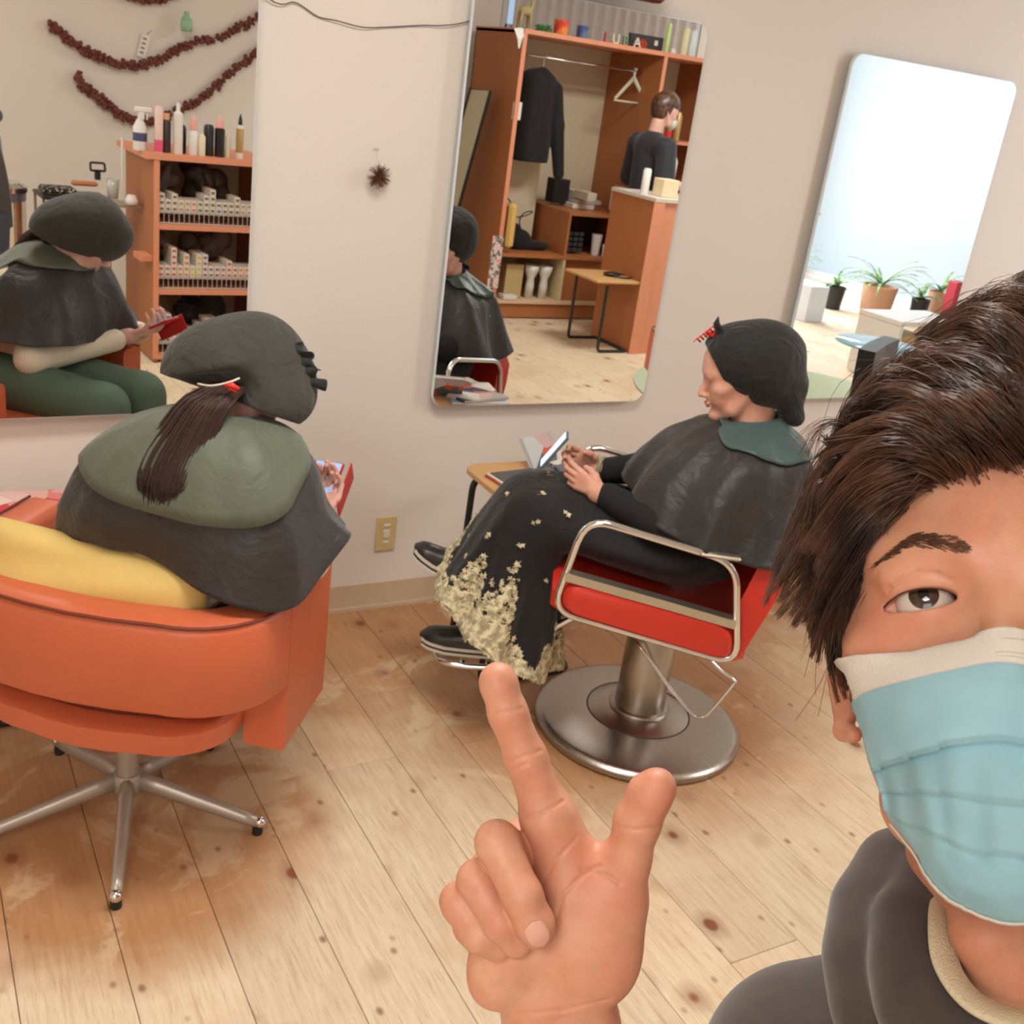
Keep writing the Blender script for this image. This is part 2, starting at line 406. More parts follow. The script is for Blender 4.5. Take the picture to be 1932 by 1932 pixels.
# ---------------- furniture in front of the mirrors ----------------
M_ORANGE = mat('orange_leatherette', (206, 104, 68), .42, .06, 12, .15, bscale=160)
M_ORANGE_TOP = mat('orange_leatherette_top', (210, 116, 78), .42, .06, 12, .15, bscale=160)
M_SHADOWGAP = mat('shadow_gap_orange', (120, 52, 34), .8, .1)  # orange darkened to paint the shade in the gap under the backrest
M_CHROME = mat('chrome', (225, 225, 225), .12, .02, metal=1.0)
t = NT('brushed_steel'); v_ = t.obj()
sx = t.n('ShaderNodeSeparateXYZ'); t.l(v_, sx.inputs[0])
at = t.n('ShaderNodeMath', operation='ARCTAN2'); t.l(sx.outputs[1], at.inputs[0]); t.l(sx.outputs[0], at.inputs[1])
cb_ = t.n('ShaderNodeCombineXYZ'); t.l(at.outputs[0], cb_.inputs[0])
nb = t.noise(24, 4, cb_.outputs[0], .7)
t.set(Base_Color=t.mix(nb, lin((150, 143, 136)), lin((196, 190, 182))), Metallic=1.0, Roughness=t.ramp(nb, [(.3, (.26,)*3), (.7, (.36,)*3)])); M_BRUSH = t.m
M_RED = mat('red_vinyl', (208, 52, 36), .38, .05, 12, .12, bscale=140)
M_SATIN = mat('satin_aluminium', (196, 188, 174), .3, .04, metal=.9)
M_LEG = mat('painted_grey_metal', (186, 180, 170), .38, .05, metal=.55)
M_BLACKTUBE = mat('black_tube', (36, 33, 32), .4, .05)
M_WOOD = mat('beech_veneer', (206, 160, 106), .45, .1, 8, metal=0)
M_RUBBER = mat('dark_rubber', (40, 38, 36), .7)

# --- orange tub chair ---
def tub_plan(hw, ub, uf, r, v0=-.03, n=10):
    """open U: from front-left round the back to front-right"""
    P = [(uf, v0+hw), ((uf+ub)/2, v0+hw)]
    for k in range(n+1):
        a = R(90+90*k/n); P.append((ub+r+math.cos(a)*r, v0+hw-r+math.sin(a)*r))
    m = []
    for k in range(1, 4): m.append((ub-.018*math.sin(math.pi*k/4), v0+hw-r-(2*(hw-r))*k/4))
    P += m
    for k in range(n+1):
        a = R(180+90*k/n); P.append((ub+r+math.cos(a)*r, v0-hw+r+math.sin(a)*r))
    P += [((uf+ub)/2, v0-hw), (uf, v0-hw)]
    return P
def tub_wall(P_out, P_in, z0, z1, bev=.018):
    rings = []
    for (a, b) in zip(P_out, P_in):
        o = Vector((a[0], a[1], 0)); i = Vector((b[0], b[1], 0)); d = (i-o); L = d.length; d.normalize(); ring = []
        prof = [(0, z0+bev*.4), (.0, z1-bev), (bev*.35, z1-bev*.3), (bev, z1), (L-bev, z1), (L-bev*.35, z1-bev*.3), (L, z1-bev), (L, z0+bev*.4), (L-bev*.4, z0), (bev*.4, z0)]
        for s_, z in prof: ring.append(o+d*s_+Vector((0, 0, z)))
        rings.append(ring)
    return rings
def orange_chair(loc, rz, label):
    e = empty('tub_chair', loc, rz)
    n = 10; PO = tub_plan(.355, -.27, .17, .19, n=n); PI = tub_plan(.265, -.175, .17, .11, n=n)
    k = len(PO)
    zb = lambda i: .33 if (i < 3 or i > k-4) else .455
    W = MB()
    W.loft(tub_wall(PO[2:k-2], PI[2:k-2], .468, .66), True, True)
    W.build('backrest', M_ORANGE, e, auto=50)
    # the seam along the outer top edge
    seam = [(p[0]+(q[0]-p[0])*.06, p[1]+(q[1]-p[1])*.06, .659) for p, q in zip(PO, PI)]
    MB().tube(seam, .0035, 6).build('piping', mat('seam_brown', (120, 50, 30), .5), e, True)
    for sgn in (1, -1):
        v0 = -.03
        P1 = [(.17, v0+sgn*.355), (.05, v0+sgn*.355), (-.078, v0+sgn*.355)]; P2 = [(.17, v0+sgn*.265), (.05, v0+sgn*.265), (-.078, v0+sgn*.265)]
        MB().loft(tub_wall(P1, P2, .31, .66), True, True).build('arm', M_ORANGE, e, auto=50)
    # seat box with rounded back and a dark panel painted as the shaded gap above it
    def ring(hw, ub, r, z):
        P = tub_plan(hw, ub, .25, r, n=8); return [(p[0], p[1], z) for p in P]
    MB().loft([ring(.252, -.225, .13, .345), ring(.262, -.24, .14, .355), ring(.268, -.246, .14, .405), ring(.258, -.232, .13, .415)], True, True).build('seat_box', M_ORANGE, e, auto=40)
    MB().loft([ring(.24, -.2, .12, .41), ring(.24, -.2, .12, .48)], True, True).build('shadow_gap_panel', M_SHADOWGAP, e)
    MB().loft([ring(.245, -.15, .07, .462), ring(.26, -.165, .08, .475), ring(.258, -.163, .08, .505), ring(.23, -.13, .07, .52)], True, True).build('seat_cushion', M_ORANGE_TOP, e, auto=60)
    MB().lathe([(.024, .10), (.024, .30), (.09, .335), (.09, .345)], 20).build('column', M_LEG, e, auto=40)
    MB().lathe([(.0, .07), (.034, .075), (.036, .095), (.03, .115), (.0, .118)], 20).build('hub', M_LEG, e, auto=40)
    for i in range(5):
        a = R(-105+72*i)-rz; c, s_ = math.cos(a), math.sin(a); B = MB(); rings = []
        for (r, z, hh, hw) in ((.02, .095, .022, .017), (.07, .088, .021, .017), (.16, .066, .018, .015), (.27, .040, .015, .013), (.30, .034, .013, .012)):
            ring = []
            for q in range(10):
                t_ = 2*math.pi*q/10; y = math.cos(t_)*hw; zz = math.sin(t_)*hh
                ring.append((c*r-s_*y, s_*r+c*y, z+zz+abs(math.cos(t_))*-.004))
            rings.append(ring)
        B.loft(rings, True, True); l = B.build('leg', M_LEG, e, True)
        MB().ball((c*.305, s_*.305, .032), (.014, .014, .014)).build('foot', M_CHROME, l, True)
        MB().lathe([(.012, 0), (.012, .02)], 12, (c*.3, s_*.3, .001)).build('glide', M_RUBBER, l)
    tag(e, label, 'chair'); return e
tub1 = orange_chair((.39, -.81, 0), R(52), 'orange leather tub chair with grey star base, holding the client with red phone')
orange_chair((3.43, -1.06, 0), R(88), 'orange tub chair standing empty beside the red chair, seen only in mirrors')
# yellow cushion
def pillow(name, M4, hx, hy, th, m):
    n = 14; V = []; F = []
    for s_ in (1, -1):
        for i in range(n+1):
            for j in range(n+1):
                x = -1+2*i/n; y = -1+2*j/n
                e_ = (1-x**4)*(1-y**4); z = s_*th*max(e_, 0)**.5
                k = 1-.06*(x*x*y*y)
                w = .006*math.sin(7*x+3*y)*e_
                V.append((x*hx*k*(1-.04*(1-y*y)), y*hy*k*(1-.04*(1-x*x)), z+w))
    q = (n+1)**2
    for s_ in range(2):
        for i in range(n):
            for j in range(n):
                a = s_*q+i*(n+1)+j; f = (a, a+n+1, a+n+2, a+1); F.append(f if s_ == 0 else f[::-1])
    me = mesh(V, F); o = new_obj(name, me, m, None, True); o.matrix_world = M4
    import bmesh
    bm = bmesh.new(); bm.from_mesh(me); bmesh.ops.remove_doubles(bm, verts=bm.verts, dist=1e-4); bm.to_mesh(me); bm.free()
    md = o.modifiers.new('s', 'SUBSURF'); md.levels = md.render_levels = 1
    return o
M_YEL = mat('yellow_cotton', (228, 196, 118), .85, .06, 40, .4, bscale=500)
F1 = Matrix.Translation((.39, -.81, 0)) @ Matrix.Rotation(R(52), 4, 'Z')
cu = pillow('cushion', F1 @ Matrix.Translation((-.15, -.005, .625)) @ Matrix.Rotation(R(4), 4, 'X') @ Matrix.Rotation(R(-74), 4, 'Y'), .12, .25, .055, M_YEL)
tag(cu, 'pale yellow cotton cushion behind the back of the client with red phone', 'cushion')

# --- red styling chair ---
e = empty('styling_chair', (1.77, -.87, 0), R(148)); RC = e
tag(e, 'red vinyl salon chair with chrome arm frames on a round steel pump base', 'chair')
MB().lathe([(.0, .0), (.283, .0), (.291, .008), (.292, .022), (.284, .031), (.272, .034), (.262, .0335), (.150, .053), (.146, .0515), (.142, .054), (.08, .066), (.0, .066)], 96).build('base_plate', M_BRUSH, e, auto=35)
MB().tube([(.146*math.cos(a), .146*math.sin(a), .0525) for a in [2*math.pi*k/64 for k in range(64)]], .0022, 5, closed=True).build('ring', mat('groove_dark', (84, 76, 68), .5, metal=.6), e, True)
MB().lathe([(.084, .062), (.086, .069), (.082, .074), (.072, .076), (.070, .12), (.068, .40), (.05, .43)], 48).build('column', M_BRUSH, e, auto=35)
MB().box((0, 0, .425), (.26, .3, .03), bev=.008).build('seat_plate', M_BLACKTUBE, e)
lev = crom([(.05, .07, .30), (.03, .09, .285), (-.05, .1, .20), (-.125, .1, .125), (-.15, .1, .114), (-.175, .1, .13), (-.222, .1, .228), (-.222, .1, .243), (-.17, .09, .272), (-.06, .06, .36)], 6)
MB().tube(lev, .0045, 8).build('pump_lever', M_CHROME, e, True)
SL = .15
def shz(u, z): return z+SL*u
def seat_ring(u0, u1, hv, z, i=0): 
    return [(x, y, shz(x, z)) for x, y in ((u1-i, hv-.03-i), (u1-.03-i, hv-i), (u0+.03+i, hv-i), (u0+i, hv-.03-i), (u0+i, -hv+.03+i), (u0+.03+i, -hv+i), (u1-.03-i, -hv+i), (u1-i, -hv+.03+i))]
MB().loft([seat_ring(-.2, .305, .262, .40, .012), seat_ring(-.2, .305, .262, .41), seat_ring(-.2, .305, .262, .455), seat_ring(-.2, .305, .262, .467, .014)], True, True).build('seat', M_RED, e, auto=35)
# backrest: wrapped, leaning
rings = []
for (u, z, hw) in ((-.185, .40, .262), (-.195, .42, .268), (-.235, .55, .27), (-.255, .62, .262), (-.262, .665, .24), (-.264, .68, .22)):
    th = .06 if z < .66 else .035; ring = []
    for k in range(13):
        y = -hw+2*hw*k/12; w = .05*(abs(y)/hw)**3
        ring.append((u-th/2+w*.7, y, z))
    for k in range(12, -1, -1):
        y = -hw+2*hw*k/12; w = .05*(abs(y)/hw)**3
        ring.append((u+th/2+w, y*.97, z+.008))
    rings.append(ring)
MB().loft(rings, True, True).build('backrest', M_RED, e, auto=50)
def rounded(P, r, n=6):
    out = []
    N = len(P)
    for i in range(N):
        p = Vector(P[i]); a = (Vector(P[i-1])-p); b = (Vector(P[(i+1) % N])-p); ra = min(r, a.length*.45); rb = min(r, b.length*.45)
        s_ = p+a.normalized()*ra; t_ = p+b.normalized()*rb
        for k in range(n+1):
            q = k/n; out.append(s_*(1-q)**2+p*2*q*(1-q)+t_*q*q)
    return out
for sg in (1, -1):
    v = sg*.29
    loop = [(.252, v, .722), (-.118, v, .660), (-.172, v, .392), (.300, v, .468)]
    lp = rounded(loop, .062)
    af = MB().tube(lp, .0095, 10, closed=True).build('arm_frame', M_CHROME, e, True)
    bar = [(.283, v, .570), (.0, v, .528), (-.146, v, .505)]
    MB().loft([[(u, v-.016, z-.012), (u, v+.016, z-.012), (u, v+.016, z+.010), (u, v-.016, z+.010)] for u, v_, z in bar], True, True).build('arm_rail', M_SATIN, af)
    if sg == 1:
        MB().box((-.075, v, .673), (.1, .026, .01), 0, .004).build('armrest_cap', M_SATIN, af)
    pl = rounded([(.274, v, .556), (-.140, v, .494), (-.158, v, .404), (.282, v, .478)], .045)
    def ins(P, i):
        c = sum((Vector(p) for p in P), Vector())/len(P); return [Vector(p)+(c-Vector(p)).normalized()*i for p in P]
    o1 = lambda P, dv: [(p[0], p[1]+dv, p[2]) for p in P]
    MB().loft([o1(ins(pl, .01), -sg*.022), o1(pl, -sg*.014), o1(pl, sg*.008), o1(ins(pl, .012), sg*.018)], True, True).build('arm_panel', M_RED, e, auto=50)
fr = crom([(.16, .095, .40), (.27, .1, .33), (.37, .1, .20), (.47, .1, .172), (.555, .095, .17), (.585, .06, .17), (.59, 0, .17), (.585, -.06, .17), (.555, -.095, .17), (.47, -.1, .172), (.37, -.1, .20), (.27, -.1, .33), (.16, -.095, .40)], 5)
ft = MB().tube(fr, .0095, 10).build('footrest', M_CHROME, e, True)
MB().tube([(.44, .1, .175), (.44, -.1, .175)], .008, 8).tube([(.51, .1, .172), (.51, -.1, .172)], .008, 8).build('footrest_bar', M_CHROME, ft, True)

# --- side tables ---
def c_table(x0, x1, y0, y1, z, rz, loc, label, th=.018):
    e = empty('side_table', loc, rz); r = .05
    def ring(zz, i):
        P = []
        for cx, cy, a0 in ((x1-r, y1-r, 0), (x0+r, y1-r, 90), (x0+r, y0+r, 180), (x1-r, y0+r, 270)):
            for k in range(6): a = R(a0+90*k/5); P.append((cx+math.cos(a)*(r-i), cy+math.sin(a)*(r-i), zz))
        return P
    MB().loft([ring(z-th, .003), ring(z-th+.003, 0), ring(z-.003, 0), ring(z, .003)], True, True).build('tabletop', M_WOOD, e, auto=40)
    xl = x0+.03; ya, yb = y0+.045, y1-.03
    pts = rounded([(x1-.1, ya, z-th-.011), (xl, ya, z-th-.011), (xl-.01, ya, .011), (x1-.12, ya, .011), (x1-.12, yb, .011), (xl-.01, yb, .011), (xl, yb, z-th-.011), (x1-.1, yb, z-th-.011)], .045)[7:-7]
    MB().tube(pts, .010, 8).build('frame', M_BLACKTUBE, e, True)
    tag(e, label, 'table'); return e
c_table(1.405, 1.86, -.60, -.325, .615, 0, (0, 0, 0), 'small beech side table with black tube legs between wall and red chair')
# tray and magazines on the table
def sheet(name, c, sx, sy, th, rz, m, label, cat, group=None, tilt=0):
    o = MB().box((0, 0, th/2), (sx, sy, th), bev=.001).build(name, m); o.location = c; o.rotation_euler = (tilt, 0, rz); tag(o, label, cat, group); return o
M_SLATE = mat('dark_grey_sheet', (84, 84, 86), .45, .05)
tr = empty('menu_folder', (1.565, -.50, .615), R(6)); tag(tr, 'dark grey folder with red and white rim lying on the beech side table', 'folder')
MB().box((0, 0, .003), (.26, .17, .006), bev=.0015).build('cover', mat('red_cover', (170, 60, 40), .5), tr)
MB().box((0, 0, .0085), (.252, .163, .005), bev=.001).build('pages', mat('white_pages', (226, 214, 200), .6), tr)
MB().box((0, .002, .0125), (.238, .148, .003), bev=.001).build('front', M_SLATE, tr)
def magazine(loc, rz, sx, sy, th, cols, label, group=None, tilt=0):
    e = empty('magazine', loc, rz); e.rotation_euler = (tilt, 0, rz)
    MB().box((0, 0, th/2), (sx, sy, th*.8)).build('pages', mat('magazine_pages', (232, 226, 216), .6), e)
    t = NT('cover_print'); v = t.obj((1, 1, 1)); n = t.noise(14, 2, v)
    vo = t.n('ShaderNodeTexVoronoi'); t.l(v, vo.inputs['Vector']); vo.inputs['Scale'].default_value = 11
    t.set(Base_Color=t.mix(t.ramp(vo.outputs['Color'], [(.3, (0, 0, 0)), (.5, (1, 1, 1))]), t.ramp(n, [(.3+.4*i/(len(cols)-1), lin(c)) for i, c in enumerate(cols)], 'CONSTANT'), lin(cols[-1])), Roughness=.35)
    MB().box((0, 0, th*.95), (sx+.004, sy+.004, th*.1)).box((0, 0, th*.05), (sx+.004, sy+.004, th*.1)).box((-sx/2, 0, th/2), (.002, sy+.004, th)).build('cover', t.m, e)
    tag(e, label, 'magazine', group); return e
magazine((1.765, -.415, .615), R(12), .2, .26, .010, [(150, 170, 200), (220, 190, 170), (236, 226, 214)], 'pale magazine lying at the right of the beech side table, undermost of the pile')
magazine((1.75, -.425, .626), R(-8), .19, .25, .008, [(60, 60, 90), (190, 110, 90), (225, 215, 205)], 'glossy magazine with pink and blue cover, topmost on the beech side table')
magazine((1.645, -.40, .617), R(22), .13, .2, .012, [(90, 100, 110), (210, 90, 60), (200, 200, 200)], 'grey and orange magazine leaning upright against the pile on the side table', tilt=R(52))
# table under the left mirror with a red patterned magazine
e = c_table(-.2, .52, -.42, -.06, .50, 0, (0, 0, 0), 'low beech table under the leftmost mirror, carrying red magazines')
magazine((.22, -.20, .50), R(-3), .34, .25, .012, [(226, 40, 66), (240, 150, 160), (246, 226, 210)], 'red and white patterned magazine lying under the leftmost mirror')
magazine((.36, -.33, .50), R(8), .24, .16, .010, [(236, 60, 84), (250, 210, 200), (250, 240, 230)], 'pink and white magazine lying in front of the red patterned magazine')
# --- on the wall ---
e = empty('wall_outlet', (1.335, 0, .263)); tag(e, 'beige wall outlet plate with white inserts, low between the two left mirrors', 'outlet')
MB().box((0, -.004, 0), (.07, .008, .12), bev=.003).build('plate', mat('beige_plastic', (214, 190, 138), .45), e)
MB().box((0, -.009, .030), (.022, .004, .009), bev=.001).box((0, -.009, -.030), (.022, .004, .009), bev=.001).box((0, -.009, 0), (.022, .004, .028), bev=.004).build('insert', mat('white_plastic', (228, 222, 208), .4), e)
B = MB(); random.seed(3)
for i in range(190):
    d = Vector((random.gauss(0, 1), random.gauss(0, 1), random.gauss(0, 1))).normalized()
    if d.y > .5: continue
    a = Vector((0, -.03, 0)); B.tube([a+d*.004, a+d*random.uniform(.030, .038)], [.0013, .0006], 4)
o = B.ball((0, -.03, 0), .008).build('wall_ornament', mat('dried_burr', (112, 70, 52), .8, .2)); o.location = (1.203, 0, 1.364)
tag(o, 'small spiky brown burr ornament hanging between the two left mirrors', 'ornament')
o = MB().box((0, -.001, 0), (.016, .001, .007)).tube([(0, -.002, 0), (0, -.028, -.065)], .0003, 4).build('adhesive_hook', mat('clear_tape', (208, 186, 162), .4)); o.location = (1.2, 0, 1.432)
tag(o, 'scrap of clear tape and thread above the spiky burr ornament', 'tape')
wire = [(.6, 1.93), (.87, 1.768), (.95, 1.766), (1.01, 1.742), (1.06, 1.739), (1.13, 1.733), (1.2, 1.742), (1.30, 1.760), (1.36, 1.768), (1.44, 1.79), (1.6, 1.86)]
o = MB().tube(crom([(x, -.008-.004*math.sin(i*1.7), z) for i, (x, z) in enumerate(wire)], 6), .0016, 6).build('cable', mat('brown_cable', (96, 76, 64), .6), None, True)
tag(o, 'thin brown cable sagging across the wall towards the middle mirror', 'cable')
o = MB(); 
def rr2(hx, hz, r, y, i=0, n=6):
    P = []
    for cx, cz, a0 in ((hx-r, hz-r, 0), (-hx+r, hz-r, 90), (-hx+r, -hz+r, 180), (hx-r, -hz+r, 270)):
        for k in range(n+1): a = R(a0+90*k/n); P.append((cx+math.cos(a)*(r-i), y, cz+math.sin(a)*(r-i)))
    return P
o.loft([rr2(.16, .05, .03, -.0), rr2(.16, .05, .03, -.022), rr2(.16, .05, .03, -.03, .008)], True, True)
o = o.build('red_plaque', mat('dark_red_lacquer', (96, 34, 30), .2, .2), None, auto=40); o.location = (1.855, -.08, 1.962); o.rotation_euler = (0, 0, 0)
tag(o, 'dark red lacquered plaque over the top of the middle mirror', 'plaque')  # plain lacquered board over the mirror, gives no light
# ---------------- people helpers ----------------
def skin_mat(name, col, blush, rough=.48):
    t = NT(name); v = t.obj(); a = t.mix(t.ramp(t.noise(22, 4, v), [(.32, (0, 0, 0)), (.66, (1, 1, 1))]), lin(col), lin(blush))
    a = t.mix(t.ramp(t.noise(60, 4, v), [(.42, (0, 0, 0)), (.72, (.4, .4, .4))]), a, lin((blush[0]*.98, blush[1]*.88, blush[2]*.86)))
    a = t.mix(t.ramp(t.noise(170, 3, v), [(.5, (0, 0, 0)), (.75, (.25, .25, .25))]), a, lin(tuple(c*.82 for c in col)))
    t.set(Base_Color=a, Roughness=rough, Subsurface_Weight=.12, Subsurface_Scale=.006); t.b.inputs['Subsurface Radius'].default_value = (1, .35, .2)
    t.bump(t.noise(520, 5, v), .25, .0008); return t.m
def frame4(o, fwd, up):
    """head frame: x lateral, y backwards, z up"""
    f = Vector(fwd).normalized(); u = Vector(up); u = (u-f*u.dot(f)).normalized(); y = -f; x = y.cross(u)
    M = Matrix((x, y, u)).transposed().to_4x4(); M.translation = Vector(o); return M
def add_head(s, M, sc=1.0, k=1.0, ear=0., jaw=1.):
    """head + face in centimetres, mapped through M"""
    A = np.array(M)
    def P(x, y, z): return A[:3, :3]@(np.array([x, y, z])*.01*sc)+A[:3, 3]
    rot = A[:3, :3]; c = .01*sc
    def E(p, r, kk=1., op='add', R_=None): s.ell(P(*p), [q*c for q in r], rot if R_ is None else rot@np.array(R_), kk*c*k, op)
    def C(p, q, r0, r1=None, kk=1., op='add'): s.cap(P(*p), P(*q), r0*c, (r0 if r1 is None else r1)*c, kk*c*k, op)
    E((0, .9, 3.4), (7.6, 9.3, 8.4)); E((0, -2.2, 1.5), (6.7, 6.6, 6.0), 2); E((0, -2.0, -3.4), (5.9*jaw, 6.6, 6.6), 2.5)
    for m in (1, -1):
        C((m*5.3*jaw, .6, -5.0), (m*4.3*jaw, -3.4, -8.2), 1.5, 1.4, 2.2); C((m*4.3*jaw, -3.4, -8.2), (m*1.3, -7.0, -9.9), 1.4, 1.5, 2.2)
        E((m*4.6, -5.5, -2.4), (2.0, 1.9, 1.7), 2.2)
        E((m*3.0, -5.9, -5.2), (2.2, 2.2, 2.4), 2.0)
        C((m*1.6, -8.15, 1.7), (m*4.6, -6.7, 1.9), .75, .75, 1.6)
        C((m*6.15, -2.6, 1.2), (m*5.7, -3.6, -1.4), 1.0, .9, 1.6)
        E((m*3.2, -9.2, .1), (1.85, 1.15, 1.05), 1.0, 'sub')
        E((m*3.15, -6.75, .0), (1.42, 1.36, 1.30), .55)
        E((m*3.15, -7.75, .95), (1.5, .5, .40), 1.1)
        E((m*1.15, -9.6, -4.1), (.72, .8, .62), .6)
    E((0, -8.0, -10.1), (1.9, 1.5, 1.3), 1.8)
    C((0, -8.0, .7), (0, -9.7, -2.2), .62, .68, 1.2); C((0, -9.7, -2.2), (0, -10.6, -3.9), .68, .85, .8)
    E((0, -8.2, -5.6), (1.9, 1.1, 1.5), 1.5)
    E((0, -9.15, -6.35), (2.1, .62, .42), .5); E((0, -8.95, -7.25), (1.8, .62, .48), .5); C((-2.0, -9.15, -6.8), (2.0, -9.15, -6.8), .11, .11, .15, 'sub')
    for m in (1, -1):      # ears
        C((m*7.3, .9+ear*.8, .6-ear), (m*8.2, 2.3+ear*.8, .5-ear), .42, .36, .4); C((m*8.2, 2.3+ear*.8, .5-ear), (m*8.3, 2.6+ear*.8, -1.6-ear), .36, .34, .3); C((m*8.3, 2.6+ear*.8, -1.6-ear), (m*7.6, 1.7+ear*.8, -4.2-ear), .34, .40, .3)
        C((m*7.6, 1.6+ear*.8, -4.2-ear), (m*7.0, .6+ear*.8, -4.4-ear), .52, .42, .4); C((m*7.2, 1.3+ear*.8, .0-ear), (m*7.4, 1.6+ear*.8, -3.2-ear), .55, .5, .5)
        C((m*7.0, .5+ear*.8, -1.0-ear), (m*6.9, .5+ear*.8, -2.6-ear), .45, .4, .3)
    return P
def hand_chain(M, sc, curls, thumb, spread=(6, 0, -5, -11)):
    """finger joints in metres; frame: +Y fingers, +X thumb side, -Z palm"""
    base = [(2.5, 8.2), (.8, 8.7), (-.9, 8.3), (-2.4, 7.4)]; LN = [(4.2, 2.6, 2.2), (4.6, 2.9, 2.3), (4.3, 2.7, 2.3), (3.4, 2.0, 1.9)]
    A = np.array(M); T = lambda p: A[:3, :3]@(np.array(p)*.01*sc)+A[:3, 3]; out = []
    for (bx, by), L, cu, sp in zip(base, LN, curls, spread):
        p = np.array([bx, by, 0.]); ch = [T(p)]; a = 0
        for l, c_ in zip(L, cu):
            a += R(c_); d = np.array([math.sin(R(sp))*math.cos(a), math.cos(R(sp))*math.cos(a), -math.sin(a)]); p = p+d*l; ch.append(T(p))
        out.append(ch)
    return out, [T(p) for p in thumb], T
def add_hand(s, M, sc=.9, curls=((20, 30, 20),)*4, thumb=((1.6, 1.8, -.6), (3.4, 4.2, -1.6), (4.2, 6.8, -2.2), (4.4, 8.8, -2.4)), spread=(6, 0, -5, -11)):
    ch, th, T = hand_chain(M, sc, curls, thumb, spread); c = .01*sc
    for (x, y), w in zip([(2.3, 7.9), (.8, 8.3), (-.8, 7.9), (-2.2, 7.0)], (1.15, 1.2, 1.15, 1.05)):
        s.cap(T((x*.35, .6, -.1)), T((x, y, -.2)), 1.3*c, w*c, .9*c)
    for f, r0 in zip(ch, (.86, .9, .85, .75)):
        s.chain(f, [r0*c*1.08, r0*c*1.0, r0*c*.9, r0*c*.76], .25*c)
    s.chain(th, [1.5*c, 1.15*c, .98*c, .8*c], .5*c)
def lofted(keys, nu, nv):
    """keys: rings of points; smooth surface nu samples around, nv per span"""
    rings = [crom(k, nu, True) for k in keys]; n = len(rings[0]); cols = [crom([r[j] for r in rings], nv) for j in range(n)]
    return np.array([[cols[j][i] for j in range(n)] for i in range(len(cols[0]))])   # [rows, around, 3]
def normals(G):
    du = np.roll(G, -1, 1)-np.roll(G, 1, 1); dv = np.gradient(G, axis=0); n = np.cross(du, dv); n /= (np.linalg.norm(n, axis=2, keepdims=True)+1e-9); return n
def cloth(G, name, m, parent, th=.0025, rows=None, closed=True):
    nr, na = G.shape[:2]; B = MB(); B.loft([[tuple(p) for p in G[i]] for i in range(nr)], False, False, closed)
    o = B.build(name, m, parent, True); md = o.modifiers.new('t', 'SOLIDIFY'); md.thickness = th; md.offset = 0
    return o
def fold(G, t_pow, waves, seed=0):
    """push cloth along its normal: waves=(count, amplitude, phase)"""
    N = normals(G); nr, na = G.shape[:2]; t_ = (np.linspace(0, 1, nr)**t_pow)[:, None]; a = (np.arange(na)/na*2*np.pi)[None, :]; d = 0
    for n, am, ph in waves: d = d+am*np.sin(n*a+ph+1.3*t_*math.sin(n))*t_
    return G+N*d[..., None]
t = NT('black_nylon'); v = t.obj()
def nylon(name, col, rough=.42, bump=.5):
    t = NT(name); v = t.obj(); n = t.noise(9, 5, v, .6, 1.2)
    t.set(Base_Color=t.mix(n, lin(tuple(x*.86 for x in col)), lin(tuple(min(255, x*1.1) for x in col))), Roughness=rough, Specular_IOR_Level=.35)
    t.b.inputs['Sheen Weight'].default_value = .15; t.bump(t.noise(16, 5, v, .55, 1.5), bump, .012); return t.m
M_CAPE = nylon('black_nylon_cape', (52, 48, 46), .45, .5); M_YOKE = nylon('teal_rubber_yoke', (70, 92, 90), .38, .35); M_YOKE1 = nylon('olive_rubber_yoke', (94, 100, 84), .5, .35)
M_TOWEL = nylon('black_cloth_cap', (33, 33, 34), .8, .9); M_TOWEL2 = nylon('charcoal_cloth_cap', (62, 60, 54), .85, .8)
M_KNIT = mat('black_knit', (26, 25, 27), .9, .15, 60, .4, bscale=300)
M_SKIRT = nylon('black_crepe_skirt', (27, 25, 27), .75, .5)
M_CREAM = mat('cream_knit', (232, 220, 196), .85, .06, 40, .5, bscale=260)
SK2 = skin_mat('skin_fair', (228, 182, 158), (220, 158, 136)); SK1 = skin_mat('skin_pale', (226, 186, 166), (218, 166, 150))
M_NAIL = mat('finger_nail', (226, 170, 152), .3, .04)

# ---------------- client in the red chair ----------------
P2 = empty('person', (1.77, -.87, 0), R(148)); tag(P2, 'woman in black cape and cap sitting on the red chair, using a phone', 'person')
hm = frame4((-.084, 0, 1.055), (.94, -.02, -.34), (.34, 0, .94))
s = SDF((-.24, -.13, .84), (.08, .13, 1.2), .0021)
add_head(s, hm, .97)
s.cap((-.135, 0, .99), (-.15, 0, .86), .052, .06, .02)
b = SDF((-.3, -.3, .40), (.5, .3, .95), .0065)
b.cap((-.15, 0, .86), (-.10, 0, .62), .09, .10, .05).cap((-.15, -.13, .82), (-.15, .13, .82), .06, .06, .05)
b.chain([(-.06, .08, .58), (.34, .06, .60)], [.065, .055], .03).chain([(-.06, -.08, .58), (.34, -.05, .61)], [.065, .055], .03)
b.chain([(-.14, .15, .80), (-.035, .205, .685), (.21, .09, .712)], [.045, .036, .027], .01)
b.chain([(-.14, -.16, .80), (.02, -.18, .70), (.21, -.075, .722)], [.05, .042, .027], .01)
lg = SDF((.2, -.2, .16), (.68, .2, .7), .0065)
lg.chain([(.34, .06, .60), (.43, .05, .27)], [.055, .035], .02).chain([(.34, -.05, .62), (.52, -.07, .40)], [.055, .034], .02)
hs = SDF((.17, -.14, .66), (.43, .18, .84), .0021)
def basis(o, Y, Z, flip=1):
    Y = Vector(Y).normalized(); Z = Vector(Z); Z = (Z-Y*Z.dot(Y)).normalized(); X = Y.cross(Z)*flip
    M = Matrix((X, Y, Z)).transposed().to_4x4(); M.translation = Vector(o); return M
